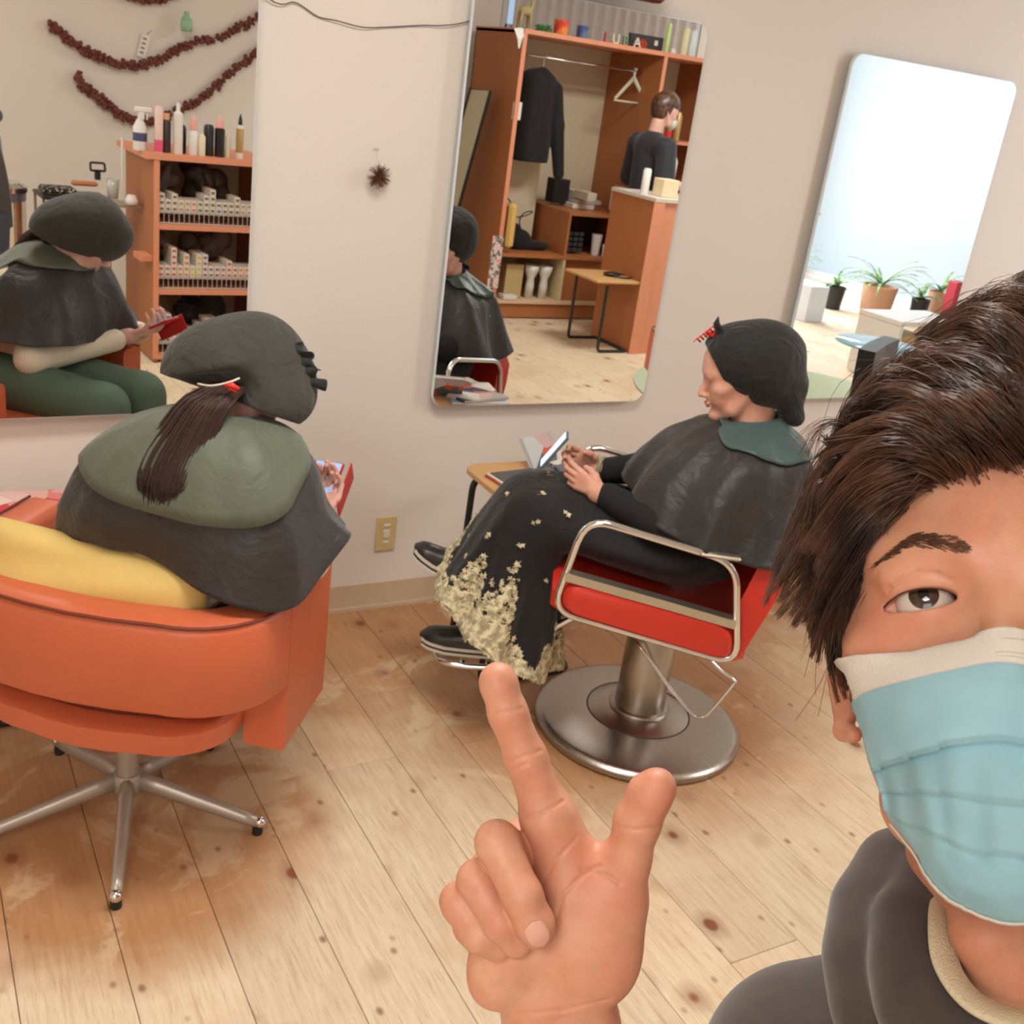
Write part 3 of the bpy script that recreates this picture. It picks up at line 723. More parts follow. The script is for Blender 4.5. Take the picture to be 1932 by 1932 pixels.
# near (left) hand: back of the hand towards the viewer, thumb up
hs.chain([(.17, .11, .710), (.225, .085, .715)], [.027, .026], .01)
add_hand(hs, basis((.215, .085, .714), (.9, -.28, .32), (.25, .95, .12), 1), .86, ((18, 34, 20), (26, 36, 20), (34, 38, 22), (42, 40, 24)), ((1.6, 1.8, -.4), (3.2, 4.0, -1.6), (3.7, 6.2, -2.4), (3.6, 8.0, -2.9)))
h2 = hs.like()
h2.chain([(.18, -.09, .722), (.225, -.07, .728)], [.027, .025], .01)
add_hand(h2, basis((.22, -.07, .728), (.88, .22, .36), (.2, -.95, .1), -1), .86, ((20, 34, 20), (26, 36, 20), (32, 38, 22), (38, 40, 24)), ((1.6, 1.8, -.4), (3.2, 4.0, -1.6), (3.7, 6.2, -2.4), (3.6, 8.0, -2.9)))
hs.join(h2, .002)
sdf_obj('body', [s, b, lg, hs], [SK2], P2)
# closed eyelid lines, brows
M_LASH = mat('dark_lash', (50, 34, 30), .8)
def head_pts(M, sc, L): return [tuple(M @ (Vector(p)*.01*sc)) for p in L]
lash = MB()
for m in (1, -1):
    lash.tube(head_pts(hm, .97, [(m*1.9, -7.95, -.35), (m*2.6, -8.15, -.6), (m*3.3, -8.12, -.65), (m*4.0, -7.8, -.55), (m*4.5, -7.3, -.3)]), [.0004, .0008, .0009, .0008, .0004], 5)
    lash.tube(head_pts(hm, .97, [(m*1.6, -8.85, 1.6), (m*3.2, -8.4, 2.2), (m*4.8, -7.5, 1.9)]), [.0012, .0016, .0008], 5)
lash.build('eyelashes', M_LASH, P2, True)['kind'] = 'stuff'
lip = MB().tube(head_pts(hm, .97, [(-2.0, -9.3, -6.8), (-1, -9.75, -6.45), (0, -9.8, -6.5), (1, -9.75, -6.45), (2.0, -9.3, -6.8)]), [.001, .0032, .0034, .0032, .001], 8).tube(head_pts(hm, .97, [(-1.8, -9.2, -6.95), (-.8, -9.5, -7.2), (0, -9.55, -7.25), (.8, -9.5, -7.2), (1.8, -9.2, -6.95)]), [.001, .003, .0034, .003, .001], 8).build('lips', mat('lip_rose', (190, 96, 90), .4), P2, True)
# cap
c = SDF((-.34, -.16, .88), (.08, .16, 1.24), .0035)
c.ell((-.115, 0, 1.098), (.118, .108, .092), Matrix.Rotation(R(20), 3, 'Y'), .02)
c.ell((-.150, 0, 1.065), (.085, .1, .09), None, .03)
c.ell((-.055, 0, 1.105), (.068, .088, .062), None, .03)
c.chain([(-.165, .0, 1.09), (-.205, .015, 1.04), (-.232, .02, .975)], [.08, .048, .024], .02)
c.chain([(-.20, .03, 1.02), (-.240, .03, .965), (-.247, -.02, .955)], [.035, .016, .012], .02)
fc = np.array(hm)
def hp(p, m=hm, sc=.97): return np.array(m @ (Vector(p)*.01*sc))
# the face opening: cut everything in front of a slanted plane
nrm_ = np.array([.80, 0, -.60]); X_, Y_, Z_ = np.meshgrid(*c.ax, indexing='ij')
pl = (X_-(.0))*nrm_[0]+(Z_-1.093)*nrm_[2]+.25*Y_*0
c.d = np.maximum(c.d, pl.astype(np.float32)-.0)
pl2 = -(Z_-.955-.2*(X_+.16)); c.d = np.where(X_ > -.20, np.maximum(c.d, (pl2-.0).astype(np.float32)), c.d)
cap_o = sdf_obj('cap', [c], [M_TOWEL], P2)
M_REDP = mat('red_plastic', (226, 52, 40), .35)
cl = MB()
for i in range(6):
    q = Vector((.0+.005*i, .035-.010*i, 1.158-.009*i)); cl.tube([q, q+Vector((.010, .006, .008)), q+Vector((.018, .008, -.002))], [.003, .0025, .0012], 6)
cl.box((.008, .015, 1.142), (.012, .03, .012), .6, .003); cl.build('hair_clip', M_REDP, cap_o, True)
MB().tube([(-.01, .03, 1.155), (.004, .045, 1.175), (.0, .03, 1.188)], [.010, .008, .002], 8).build('cap_bow', M_TOWEL, cap_o, True)
# sleeves
sl = SDF((-.25, -.3, .6), (.27, .3, .9), .0045)
sl.chain([(-.14, .15, .80), (-.035, .205, .685), (.07, .18, .69), (.195, .095, .712)], [.055, .048, .044, .034], .012)
sl.chain([(-.13, -.15, .80), (.02, -.175, .70), (.10, -.15, .715), (.20, -.078, .722)], [.06, .05, .045, .034], .012)
sdf_obj('sleeve', [sl], [M_KNIT], P2)
MB().tube([Vector((.212, -.073, .727))+Vector((.1*math.cos(a)*.1, .28*math.cos(a)*.1, .29*math.sin(a)*.1))+Vector((0, .0, 0)) for a in [2*math.pi*k/20 for k in range(20)]], .006, 8, closed=True).build('bracelet', mat('olive_beads', (150, 150, 110), .4), P2, True)
# skirt
V8 = [(1, 0), (.71, .71), (0, 1), (-.71, .71), (-1, 0), (-.71, -.71), (0, -1), (.71, -.71)]   # (v, b)
def sring(c0, bv, hw, lo=1.0):
    out = []
    for a, q in V8:
        k = q if q > 0 else q*lo; out.append((c0[0]+bv[0]*k, c0[1]+a*hw, c0[2]+bv[1]*k))
    return out
keys = [sring((-.13, 0, .62), (.02, .10), .17), sring((-.02, 0, .585), (.0, .095), .205), sring((.16, 0, .60), (-.01, .088), .19), sring((.29, 0, .615), (.03, .092), .165), sring((.355, 0, .585), (.085, .10), .155),
        sring((.385, 0, .50), (.12, .085), .165), sring((.405, .0, .41), (.145, .085), .185), sring((.425, .0, .325), (.165, .10), .205), sring((.435, .01, .275), (.175, .115), .215)]
G = lofted(keys, 12, 8); nr, na = G.shape[:2]
tt = np.linspace(0, 1, nr)[:, None]; aa = (np.arange(na)/na*2*np.pi)[None, :]
amp = np.clip((tt-.45)/.55, 0, 1)**1.3
N_ = normals(G); sgn = 1 if (N_[nr//2, 0]@np.array([0, 1, 0])) > 0 else -1
dis = amp*(.020*np.sin(7*aa+.8)+.010*np.sin(13*aa+2.1*tt+1))+.004*np.sin(5*aa+9*tt)
G = G+N_*sgn*dis[..., None]
G[-1, :, 2] += .012*np.sin(9*aa[0]+1)
sk = cloth(G, 'skirt', M_SKIRT, P2, .003)
# blossom trim on the lower skirt (lace petals standing a little proud) and a few butterflies
NN = normals(G)*sgn
def surf(i, j):
    i0 = int(min(max(i, 0), nr-1.001)); j0 = int(j) % na; fi = i-i0; fj = j-int(j)
    p = G[i0, j0]*(1-fi)*(1-fj)+G[i0+1, j0]*fi*(1-fj)+G[i0, (j0+1) % na]*(1-fi)*fj+G[i0+1, (j0+1) % na]*fi*fj
    return p, NN[i0, j0]
t = NT('cream_lace'); v = t.obj(); t.set(Base_Color=t.mix(t.ramp(t.noise(60, 3, v), [(.4, (0, 0, 0)), (.6, (1, 1, 1))]), lin((172, 160, 128)), lin((232, 222, 186))), Roughness=.85); M_LACE = t.m
def petals(B, p, n, rad, k=5, off=.003):
    n = Vector(n); x = n.orthogonal().normalized(); y = n.cross(x); a0 = random.random()*6.28; p = Vector(p)+n*off
    vs = [p+n*.002]
    for i in range(2*k):
        a = a0+math.pi*i/k; r = rad*(1 if i % 2 == 0 else .45)*random.uniform(.8, 1.15); vs.append(p+(x*math.cos(a)+y*math.sin(a))*r+n*random.uniform(-.001, .002))
    B.add(vs, [(0, 1+i, 1+(i+1) % (2*k)) for i in range(2*k)])
B = MB(); random.seed(11)
for _ in range(8200):
    a = random.random()*2*math.pi; t0 = .80-.11*math.sin(3*a+.5)-.07*math.sin(7*a+1.5)-.05*math.sin(11*a)
    tq = 1-abs(random.gauss(0, .40))*(1-t0)*1.35
    if tq < t0-.03 or tq < .5 or tq > .998: continue
    if noise.noise(Vector((math.cos(a)*9, math.sin(a)*9, tq*26))) > .22+.4*(tq-t0)/(1-t0): continue
    p, n = surf(tq*(nr-1), a/(2*math.pi)*na); petals(B, p, n, random.uniform(.006, .012))
o = B.build('blossom_trim', M_LACE, P2); o['kind'] = 'stuff'; md = o.modifiers.new('t', 'SOLIDIFY'); md.thickness = .0012
B = MB()
for tq, ad in ((.47, 20), (.53, 70), (.56, 15), (.60, 120), (.63, 50), (.70, 80), (.72, 22), (.66, 100), (.42, 55), (.74, 60), (.50, 150), (.60, 330), (.50, 300), (.36, 30), (.40, 95)):
    p, n = surf(tq*(nr-1), ad/360*na)
    for k in range(4): petals(B, Vector(p)+Vector((random.uniform(-.008, .008), random.uniform(-.008, .008), random.uniform(-.008, .008))), n, .008, 4, .004)
o = B.build('butterfly_motif', M_LACE, P2); o['kind'] = 'stuff'
# shoes: black slip-ons with striped soles
M_SHOE = mat('black_leather', (40, 37, 36), .35, .1); M_WHITE = mat('white_rubber', (222, 216, 204), .5)
def shoe(par, heel, toe, up, sc=1.0, label=None):
    h = Vector(heel); f = (Vector(toe)-h); L = f.length; f.normalize(); u = Vector(up); u = (u-f*u.dot(f)).normalized(); sd = f.cross(u)
    e = empty('shoe'); e.parent = par
    def out(t_): return (.028+.014*math.sin(min(1, t_)*math.pi*.72+.35))*(1 if t_ < .82 else math.sqrt(max(0, 1-((t_-.82)/.19)**2))+.02)*(1 if t_ > .1 else .72+2.8*t_)
    def sole(z0, z1, g, nm, m):
        R_ = []
        for z in (z0, z1):
            ring = []
            for k in range(36):
                tt_ = k/17.5 if k < 18 else (35-k)/17.5; sg = 1 if k < 18 else -1; rise = .012*max(0, tt_-.7)/.3
                ring.append(h+f*(tt_*L)+sd*sg*(out(tt_)+g)+u*(z+rise))
            R_.append(ring)
        MB().loft(R_, True, True).build(nm, m, e)
    sole(0, .008, 0, 'sole', M_WHITE); sole(.008, .015, -.001, 'midsole', M_SHOE); sole(.015, .024, 0, 'foxing', M_WHITE)
    rings = []
    for i in range(13):
        q = i/12; hh = [.062, .066, .064, .058, .052, .050, .048, .045, .041, .037, .032, .024, .006][i]; w_ = out(q)*.97; rise = .012*max(0, q-.7)/.3
        ring = []
        for k in range(13):
            a = math.pi*k/12; ring.append(h+f*(q*L)+sd*math.cos(a)*w_+u*(.022+rise+math.sin(a)**.7*hh))
        rings.append(ring)
    B = MB().loft(rings, True, True, closed=False); B.f += [tuple([13*i+12, 13*i, 13*(i+1), 13*(i+1)+12]) for i in range(12)]
    B.build('upper', M_SHOE, e, auto=60); return e
shoe(P2, (.40, .05, .195), (.635, .045, .185), (0, 0, 1))
shoe(P2, (.50, -.07, .325), (.70, -.06, .400), (-.35, 0, 1))
# cape
def ring8(*pts): return [tuple(p) for p in pts]     # order: front, near-front, near, near-back, back, far-back, far, far-front
CK2 = [ring8((-.080, 0, .925), (-.10, .045, .935), (-.145, .062, .945), (-.185, .045, .955), (-.205, 0, .96), (-.185, -.045, .955), (-.145, -.062, .945), (-.10, -.045, .935)),
       ring8((-.03, .0, .925), (-.055, .085, .91), (-.14, .115, .915), (-.215, .085, .92), (-.24, 0, .925), (-.215, -.085, .92), (-.14, -.115, .915), (-.055, -.085, .91)),
       ring8((.06, .0, .87), (.02, .13, .86), (-.12, .195, .865), (-.255, .14, .88), (-.285, 0, .88), (-.25, -.14, .87), (-.12, -.195, .86), (.02, -.13, .86)),
       ring8((.115, .0, .79), (.085, .17, .78), (-.09, .245, .77), (-.27, .19, .79), (-.315, .0, .80), (-.27, -.18, .79), (-.09, -.24, .77), (.08, -.17, .78)),
       ring8((.145, .0, .72), (.105, .20, .705), (-.07, .275, .665), (-.245, .26, .655), (-.335, .0, .70), (-.28, -.24, .68), (-.08, -.28, .66), (.10, -.20, .70))]
G2 = lofted(CK2, 14, 9); N2 = normals(G2); s2 = 1 if N2[20, 28]@np.array([0, 1., 0]) > 0 else -1
def folds(G, s_, waves, p=1.3, off=.35):
    N = normals(G)*s_; nr, na = G.shape[:2]; t_ = np.linspace(0, 1, nr)[:, None]; a = (np.arange(na)/na*2*np.pi)[None, :]; d = 0*t_*a
    for n, am, ph, tw in waves: d = d+am*(1-np.abs(np.sin(n*a/2+ph+tw*t_)))*t_**p-am*off*t_**p
    return G+N*d[..., None]
G2f = folds(G2, s2, [(7, .040, .4, .8), (13, .018, 1.1, -1.0), (5, .026, 2.0, 1.5)])
cape2 = cloth(G2f, 'cape', M_CAPE, P2, .003)
def yoke(Gf, s_, tfun, name, par, m=None):
    nr, na = Gf.shape[:2]; N = normals(Gf)*s_; rows = 14; Y = np.zeros((rows, na, 3))
    for j in range(na):
        tm = tfun(j/na*360)
        for i in range(rows):
            x = tm*i/(rows-1)*(nr-1); i0 = int(min(x, nr-2)); f_ = x-i0
            Y[i, j] = Gf[i0, j]*(1-f_)+Gf[i0+1, j]*f_+N[i0, j]*(.005+.004*(i/(rows-1))**3)
    return cloth(Y, name, m or M_YOKE, par, .003)
yoke(G2f, s2, lambda a: .18+.34*max(0, math.sin(R(min(max((a-35)*180/290, 0), 180))))**.6, 'cape_yoke', P2)
# phone in her hands
ph = empty('smartphone', tuple(P2.matrix_basis @ Vector((.345, .005, .785)))); ph.rotation_euler = (R(-58), 0, R(148-90))
MB().box((0, 0, 0), (.06, .11, .008), 0, .003).build('case', mat('grey_phone', (120, 124, 128), .25, metal=.4), ph)
t = NT('phone_screen_blue'); t.set(Base_Color=(.3, .4, .6), Emission_Color=(.55, .75, 1, 1)[:3], Emission_Strength=.9); MB().box((0, 0, .0046), (.054, .10, .0012)).build('screen', t.m, ph)
tag(ph, 'thin grey phone held in both hands by the woman on the red chair', 'phone')
# ---------------- client in the orange chair ----------------
P1 = empty('person', (.39, -.81, 0), R(52)); tag(P1, 'woman seen from behind in black cape with green yoke, bent over a red phone', 'person')
f_ = Vector((.66, -.42, -.62)); hm1 = frame4((.105, -.205, 1.035), f_, (.45, -.25, .86))
s = SDF((-.06, -.36, .86), (.26, -.04, 1.2), .003)
add_head(s, hm1, .95); s.cap((.07, -.19, .99), (.0, -.16, .90), .05, .06, .02)
b = SDF((-.3, -.5, .1), (.75, .3, 1.0), .008)
b.cap((-.01, -.16, .86), (-.04, -.08, .60), .10, .12, .05).cap((-.03, -.26, .84), (-.03, -.08, .84), .05, .05, .05)
b.chain([(-.03, -.13, .57), (.34, -.16, .56), (.42, -.17, .12)], [.085, .06, .035], .03).chain([(-.03, .04, .57), (.34, .02, .56), (.42, .02, .12)], [.085, .06, .035], .03)
hs = SDF((.13, -.42, .62), (.42, -.18, .86), .003)
hs.chain([(.14, -.345, .70), (.215, -.34, .725)], [.028, .025], .01)
add_hand(hs, basis((.21, -.34, .722), (.9, -.02, .36), (-.3, -.2, -.92), 1), .85, ((25, 40, 25), (28, 42, 25), (32, 44, 25), (36, 44, 25)))
h2 = hs.like(); h2.chain([(.15, -.24, .70), (.215, -.27, .722)], [.028, .025], .01)
add_hand(h2, basis((.21, -.268, .72), (.85, -.3, .36), (-.2, .35, -.9), -1), .85, ((25, 40, 25), (28, 42, 25), (32, 44, 25), (36, 44, 25)))
hs.join(h2, .002)
sdf_obj('body', [s, b, hs], [SK1], P1)
top = SDF((-.3, -.5, .48), (.32, .3, 1.0), .006)
top.cap((-.0, -.16, .82), (-.03, -.09, .60), .098, .128, .05).cap((-.03, -.30, .87), (-.03, -.02, .87), .07, .07, .05)
top.chain([(-.0, -.28, .82), (.06, -.36, .69), (.19, -.35, .715)], [.05, .05, .036], .012)
top.chain([(-.01, -.08, .82), (.10, .05, .68), (.19, -.225, .71)], [.042, .048, .036], .012)
sdf_obj('sweater', [top], [M_CREAM], P1)
tr_ = SDF((-.2, -.32, .08), (.55, .15, .72), .008)
tr_.chain([(-.03, -.13, .58), (.34, -.16, .57), (.41, -.17, .16)], [.092, .072, .055], .03).chain([(-.03, .04, .58), (.34, .02, .57), (.41, .02, .16)], [.092, .072, .055], .03)
sdf_obj('lap_cloth', [tr_], [mat('green_lap_cloth', (88, 108, 92), .8, .06, 20, .2)], P1)
shoe(P1, (.36, -.17, .02), (.60, -.19, .02), (0, 0, 1)); shoe(P1, (.36, .03, .02), (.60, .04, .02), (0, 0, 1))
lash = MB()
for m in (1, -1):
    lash.tube(head_pts(hm1, .95, [(m*1.9, -7.95, -.35), (m*2.6, -8.15, -.6), (m*3.3, -8.12, -.65), (m*4.0, -7.8, -.55), (m*4.5, -7.3, -.3)]), [.0004, .0008, .0009, .0008, .0004], 5)
lash.build('eyelashes', M_LASH, P1, True)['kind'] = 'stuff'
# cap
c = SDF((-.12, -.40, .88), (.28, .02, 1.22), .0035)
c.ell((.095, -.185, 1.062), (.125, .112, .092), Matrix.Rotation(R(18), 3, 'X'), .02)
c.ell((.06, -.12, 1.045), (.085, .07, .075), None, .04)
c.ell((.13, -.245, 1.04), (.10, .085, .082), None, .04)
X_, Y_, Z_ = np.meshgrid(*c.ax, indexing='ij')
A = np.array(hm1); fx = (X_-A[0, 3])*A[0, 1]+(Y_-A[1, 3])*A[1, 1]+(Z_-A[2, 3])*A[2, 1]; fz = (X_-A[0, 3])*A[0, 2]+(Y_-A[1, 3])*A[1, 2]+(Z_-A[2, 3])*A[2, 2]
c.ell((.085, -.27, 1.01), (.085, .075, .06), None, .04)
c.ell(A[:3, 3]+A[:3, 2]*.036+A[:3, 1]*.012, (.105, .10, .098), None, .02)
c.ell((.03, -.19, 1.00), (.06, .085, .05), None, .03)
c.d = np.maximum(c.d, (-.045-fz-.28*(fx+.02)).astype(np.float32)*.9)
c.cap((-.03, -.24, 1.055), (-.01, -.15, 1.01), .035, .05, .02, 'sub')
c1o = sdf_obj('cap', [c], [M_TOWEL2], P1)
rf = MB(); random.seed(5)
rib = []
for i in range(15):
    q = i/14; p = Vector((.10+.01*math.sin(i*1.9), -.295-.055*q, 1.125-.085*q)); rib.append((p, Vector((.0+.012*math.sin(i*2.3), -.018+.012*math.sin(i*1.4), .012*math.cos(i*2.1)))))
rf.loft([[tuple(p-d), tuple(p+d+Vector((.012, 0, 0)))] for p, d in rib], closed=False)
o = rf.build('ruffle', M_TOWEL, c1o, True); md = o.modifiers.new('t', 'SOLIDIFY'); md.thickness = .006; md2 = o.modifiers.new('s', 'SUBSURF'); md2.levels = md2.render_levels = 2
MB().tube(crom([(-.045, -.165, 1.055), (-.052, -.195, 1.058), (-.045, -.225, 1.068), (-.03, -.24, 1.075)], 4), [.0022]*13, 6).build('hair_pin', mat('pale_clip', (214, 208, 190), .35), c1o, True)
MB().tube([(-.046, -.215, 1.062), (-.046, -.232, 1.064), (-.042, -.245, 1.058)], [.003, .006, .003], 8).tube([(-.044, -.225, 1.058), (-.04, -.24, 1.050)], [.004, .002], 6).build('hair_clip', M_REDP, c1o, True)
# strands
def strands(name, ctrl, rad, m, parent, loc=None):
    """ctrl: [n, k, 3] polylines (already smooth), rad: [n, k]"""
    n, k, _ = ctrl.shape
    T = np.gradient(ctrl, axis=1); T /= np.linalg.norm(T, axis=2, keepdims=True)+1e-9
    up = np.array([.31, .52, .79]); U = np.cross(T, up); U /= np.linalg.norm(U, axis=2, keepdims=True)+1e-9; W = np.cross(T, U)
    V = np.stack([ctrl+(U*math.cos(a)+W*math.sin(a))*rad[..., None] for a in (0, 2.094, 4.189)], axis=2).reshape(-1, 3)
    idx = (np.arange(n)[:, None]*k+np.arange(k-1)[None, :])*3; Q = []
    for a in range(3):
        b_ = (a+1) % 3; Q.append(np.stack([idx+a, idx+b_, idx+3+b_, idx+3+a], axis=2).reshape(-1, 4))
    me = join_mesh([(V, np.concatenate(Q), 0)]); o = bpy.data.objects.new(name, me); COL.objects.link(o); me.materials.append(m); o.parent = parent
    if loc is not None: o.location = loc
    return o
def crom_arr(P, n):
    """P [s, c, 3] control -> [s, n, 3]"""
    c = P.shape[1]; t_ = np.linspace(0, c-1-1e-6, n); i = t_.astype(int); f = (t_-i)[None, :, None]
    g = lambda j: P[:, np.clip(j, 0, c-1)]
    a, b_, c_, d = g(i-1), g(i), g(i+1), g(i+2)
    return .5*((2*b_)+(-a+c_)*f+(2*a-5*b_+4*c_-d)*f*f+(-a+3*b_-3*c_+d)*f**3)
t = NT('dark_brown_hair'); v = t.obj(); t.set(Base_Color=t.mix(t.noise(90, 3, v), lin((44, 30, 28)), lin((82, 58, 50))), Roughness=.42); M_HAIR1 = t.m
n = 2400; rng = np.random.RandomState(2)
path = np.array([(.0, -.205, 1.045), (-.055, -.185, 1.025), (-.085, -.165, .975), (-.12, -.15, .925), (-.145, -.145, .885), (-.15, -.14, .845)])
ang = rng.rand(n)*6.283; rr_ = np.sqrt(rng.rand(n)); wd = np.array([.032, .046, .056, .062, .058, .034]); dp = np.array([.02, .022, .022, .02, .018, .012])
ctrl = path[None]+np.stack([np.sin(ang)[:, None]*rr_[:, None]*dp[None], np.cos(ang)[:, None]*rr_[:, None]*wd[None], np.zeros((n, 6))], 2)
ctrl[:, -1, 2] += rng.randn(n)*.016; ctrl += rng.randn(n, 1, 3)*.002
cc = crom_arr(ctrl, 12); strands('ponytail', cc, np.full((n, 12), .0013)*np.linspace(1, .5, 12)[None], M_HAIR1, P1)
# cape
CK1 = [ring8((.075, -.215, .975), (.065, -.165, .98), (.02, -.135, .99), (-.02, -.145, .995), (-.04, -.175, .995), (-.025, -.225, .99), (.01, -.25, .985), (.055, -.25, .975)),
       ring8((.11, -.21, .95), (.095, -.12, .955), (.02, -.07, .965), (-.055, -.085, .975), (-.085, -.17, .975), (-.055, -.27, .97), (.02, -.31, .965), (.09, -.28, .95)),
       ring8((.15, -.18, .88), (.11, -.02, .89), (.01, .035, .89), (-.085, .02, .90), (-.135, -.14, .91), (-.10, -.31, .91), (.01, -.37, .90), (.12, -.32, .89)),
       ring8((.175, -.18, .80), (.15, .02, .80), (.01, .085, .79), (-.11, .065, .80), (-.16, -.12, .81), (-.125, -.37, .79), (.01, -.395, .81), (.14, -.35, .80)),
       ring8((.18, -.18, .72), (.17, .05, .73), (.02, .12, .73), (-.09, .085, .735), (-.145, -.10, .735), (-.15, -.375, .672), (.02, -.44, .755), (.17, -.37, .73))]
G1 = lofted(CK1, 14, 9); N1 = normals(G1); s1 = 1 if N1[20, 28]@np.array([0, 1., 0]) > 0 else -1
G1f = folds(G1, s1, [(6, .024, .9, .6), (11, .012, .3, -.8)], 1.3, .0)
cloth(G1f, 'cape', M_CAPE, P1, .003)
yoke(G1f, s1, lambda a: .35+.35*max(0, math.cos(R(a-192)))**.8, 'cape_yoke', P1, M_YOKE1)
# phone with red flap
pm = basis((.30, -.312, .768), (.78, .02, .45), (-.5, .0, .86)); e = empty('smartphone', mat4=P1.matrix_basis @ pm)
tag(e, 'phone in a red flip case held by the woman on the orange chair', 'phone')
M_REDCASE = mat('red_leather_case', (190, 40, 38), .4)
MB().box((0, 0, 0), (.068, .12, .009), 0, .003).build('case', M_REDCASE, e)
t = NT('phone_screen_pale'); t.set(Base_Color=(.3, .4, .6), Emission_Color=(.35, .5, .85), Emission_Strength=.3); MB().box((0, 0, .0052), (.060, .11, .0012)).build('screen', t.m, e)
MB().box((.050, 0, -.018), (.003, .12, .055), 0, .001).build('flap', M_REDCASE, e)
# ---------------- man in the foreground ----------------
PM = empty('person', (.45, -2.50, 0)); tag(PM, 'man in a light blue face mask and dark hoodie in front, pointing a finger up', 'person')
OFF = Vector((-.45, 2.50, 0))
SKM = skin_mat('skin_warm', (214, 160, 130), (208, 140, 112), .46)
# local camera-aligned frame: x right, y away, z up
CF = Matrix((CAM_R.col[0], CAM_R.col[2], -CAM_R.col[1])).transposed().to_4x4(); CF.translation = CAM_POS+OFF
def L(px, py, d): return Vector(((px-966)/2038*d, d, -(py-966)/2038*d))
pit = R(-15); fv = Vector((0.0, -math.cos(pit), -math.sin(pit)))
HS = 1.0; yw = R(25.5)
fv = Vector((-math.sin(yw)*math.cos(pit), -math.cos(yw)*math.cos(pit), -math.sin(pit))); eye = L(1902, 1132, .432)
hmL = frame4(eye-fv*.079*HS, fv, (0, 0, 1)); hmW = CF @ hmL       # head frame
h = SDF((-.098, -.132, -.150), (.098, .120, .135), .00095)
I4 = Matrix.Identity(4); add_head(h, I4, HS, 1.0, .8, .74)
c = .01*HS
# eyelid slits
def on_skin(x, z, lift=.02):
    """front surface of the head at lateral x, height z (cm)"""
    i0, k0 = int((x*c-h.lo[0])/h.res), int((z*c-h.lo[2])/h.res); col = h.d[i0, :, k0]; j = int(np.argmax(col < 0))
    if j == 0: return -8.0
    f = col[j-1]/(col[j-1]-col[j]); return (h.ax[1][j-1]+f*h.res)/c-lift
for m in (-1, 1):
    sl_, g = h.sub((m*3.3*c-.025, -.11, -.02), (m*3.3*c+.025, -.06, .02))
    x = g[0]/c*m; z = g[2]/c; y = g[1]/c
    u_ = np.clip((x-1.85)/2.95, -.2, 1.2); base_ = -.40*u_; w_ = np.sqrt(np.clip(1-(2*u_-1)**2, 0, 1))
    upper = base_+.53*w_**1.1*(1-.15*u_)+.02; lower = base_-.36*w_
    cut = np.maximum(np.maximum(z-upper, lower-z), np.maximum(y+6.9, np.maximum(1.85-x, x-4.8)))*c
    h.put(sl_, cut.astype(np.float32), .0006, 'sub')
    h.chain([(m*x*c, on_skin(m*x, z, 0)*c, z*c) for x, z in ((2.05, .62), (2.6, .86), (3.3, .90), (4.0, .66), (4.6, .30))], [.0002, .0004, .0005, .0004, .0002], .0018, 'sub')
# neck into the chest
hi = np.linalg.inv(np.array(hmL)); TL = lambda p: (hi@np.append(np.array(p), 1))[:3]
nk = SDF((-.15, -.12, -.34), (.2, .15, -.02), .0028)
nk.cap(TL(L(1925, 1560, .545)), TL(L(1990, 1960, .560)), .056, .066, .02)
nk.cap(TL(L(1860, 1760, .50)), TL(L(1935, 1935, .505)), .016, .014, .02)
nk.cap(TL(L(1850, 2020, .60)), TL(L(2200, 2020, .60)), .05, .05, .04)
# --- right hand (camera-aligned frame) ---
q = SDF(tuple(L(805, 1990, .56)-Vector((.0, .085, 0.03))), tuple(L(1310, 1215, .60)+Vector((.0, .01, .0))), .0009)
D = .545
def chn(pts, k=.004, s_=q):
    P_ = [L(*p[:3]) for p in pts]; s_.chain(P_, [p[3]/2038*p[2] for p in pts], k)
# palm
mc = [((1068, 1640), 54, .548), ((1000, 1650), 50, .552), ((940, 1690), 48, .556), ((895, 1745), 42, .560)]
for (px, py), r, d in mc: chn([(1062+(px-1062)*.30, 1880, D+.008, 62), ((px+1062)/2, (py+1880)/2, d, (r+64)/2), (px, py, d, r)], .010)
q.ell(L(1112, 1765, .538), (.026, .017, .036), Matrix.Rotation(R(-14), 3, 'Y'), .012)      # thenar
q.ell(L(958, 1805, .540), (.019, .014, .028), Matrix.Rotation(R(24), 3, 'Y'), .010)        # hypothenar
chn([(1030, 1885, D+.004, 66), (1026, 1940, D+.006, 66), (1030, 2080, D+.012, 72)], .010); chn([(1092, 1870, D+.004, 62), (1098, 1940, D+.006, 66), (1110, 2080, D+.012, 72)], .010)
# index
fi = q.like(); chn([(1080, 1640, .547, 56), (1032, 1535, .542, 45), (992, 1430, .538, 39), (958, 1345, .535, 36), (941, 1290, .534, 34), (939, 1283, .534, 32.5)], .004, fi)
chn([(1072, 1640, .547, 52), (1036, 1548, .541, 44)], .01, fi)
q.join(fi, .010)
# thumb
th = q.like(); chn([(1108, 1800, .545, 60), (1165, 1690, .540, 54), (1184, 1620, .537, 42), (1203, 1550, .534, 42), (1226, 1500, .531, 40), (1241, 1484, .529, 35)], .005, th)
q.join(th, .012)
chn([(1085, 1665, .550, 34), (1140, 1680, .547, 36)], .012)     # web
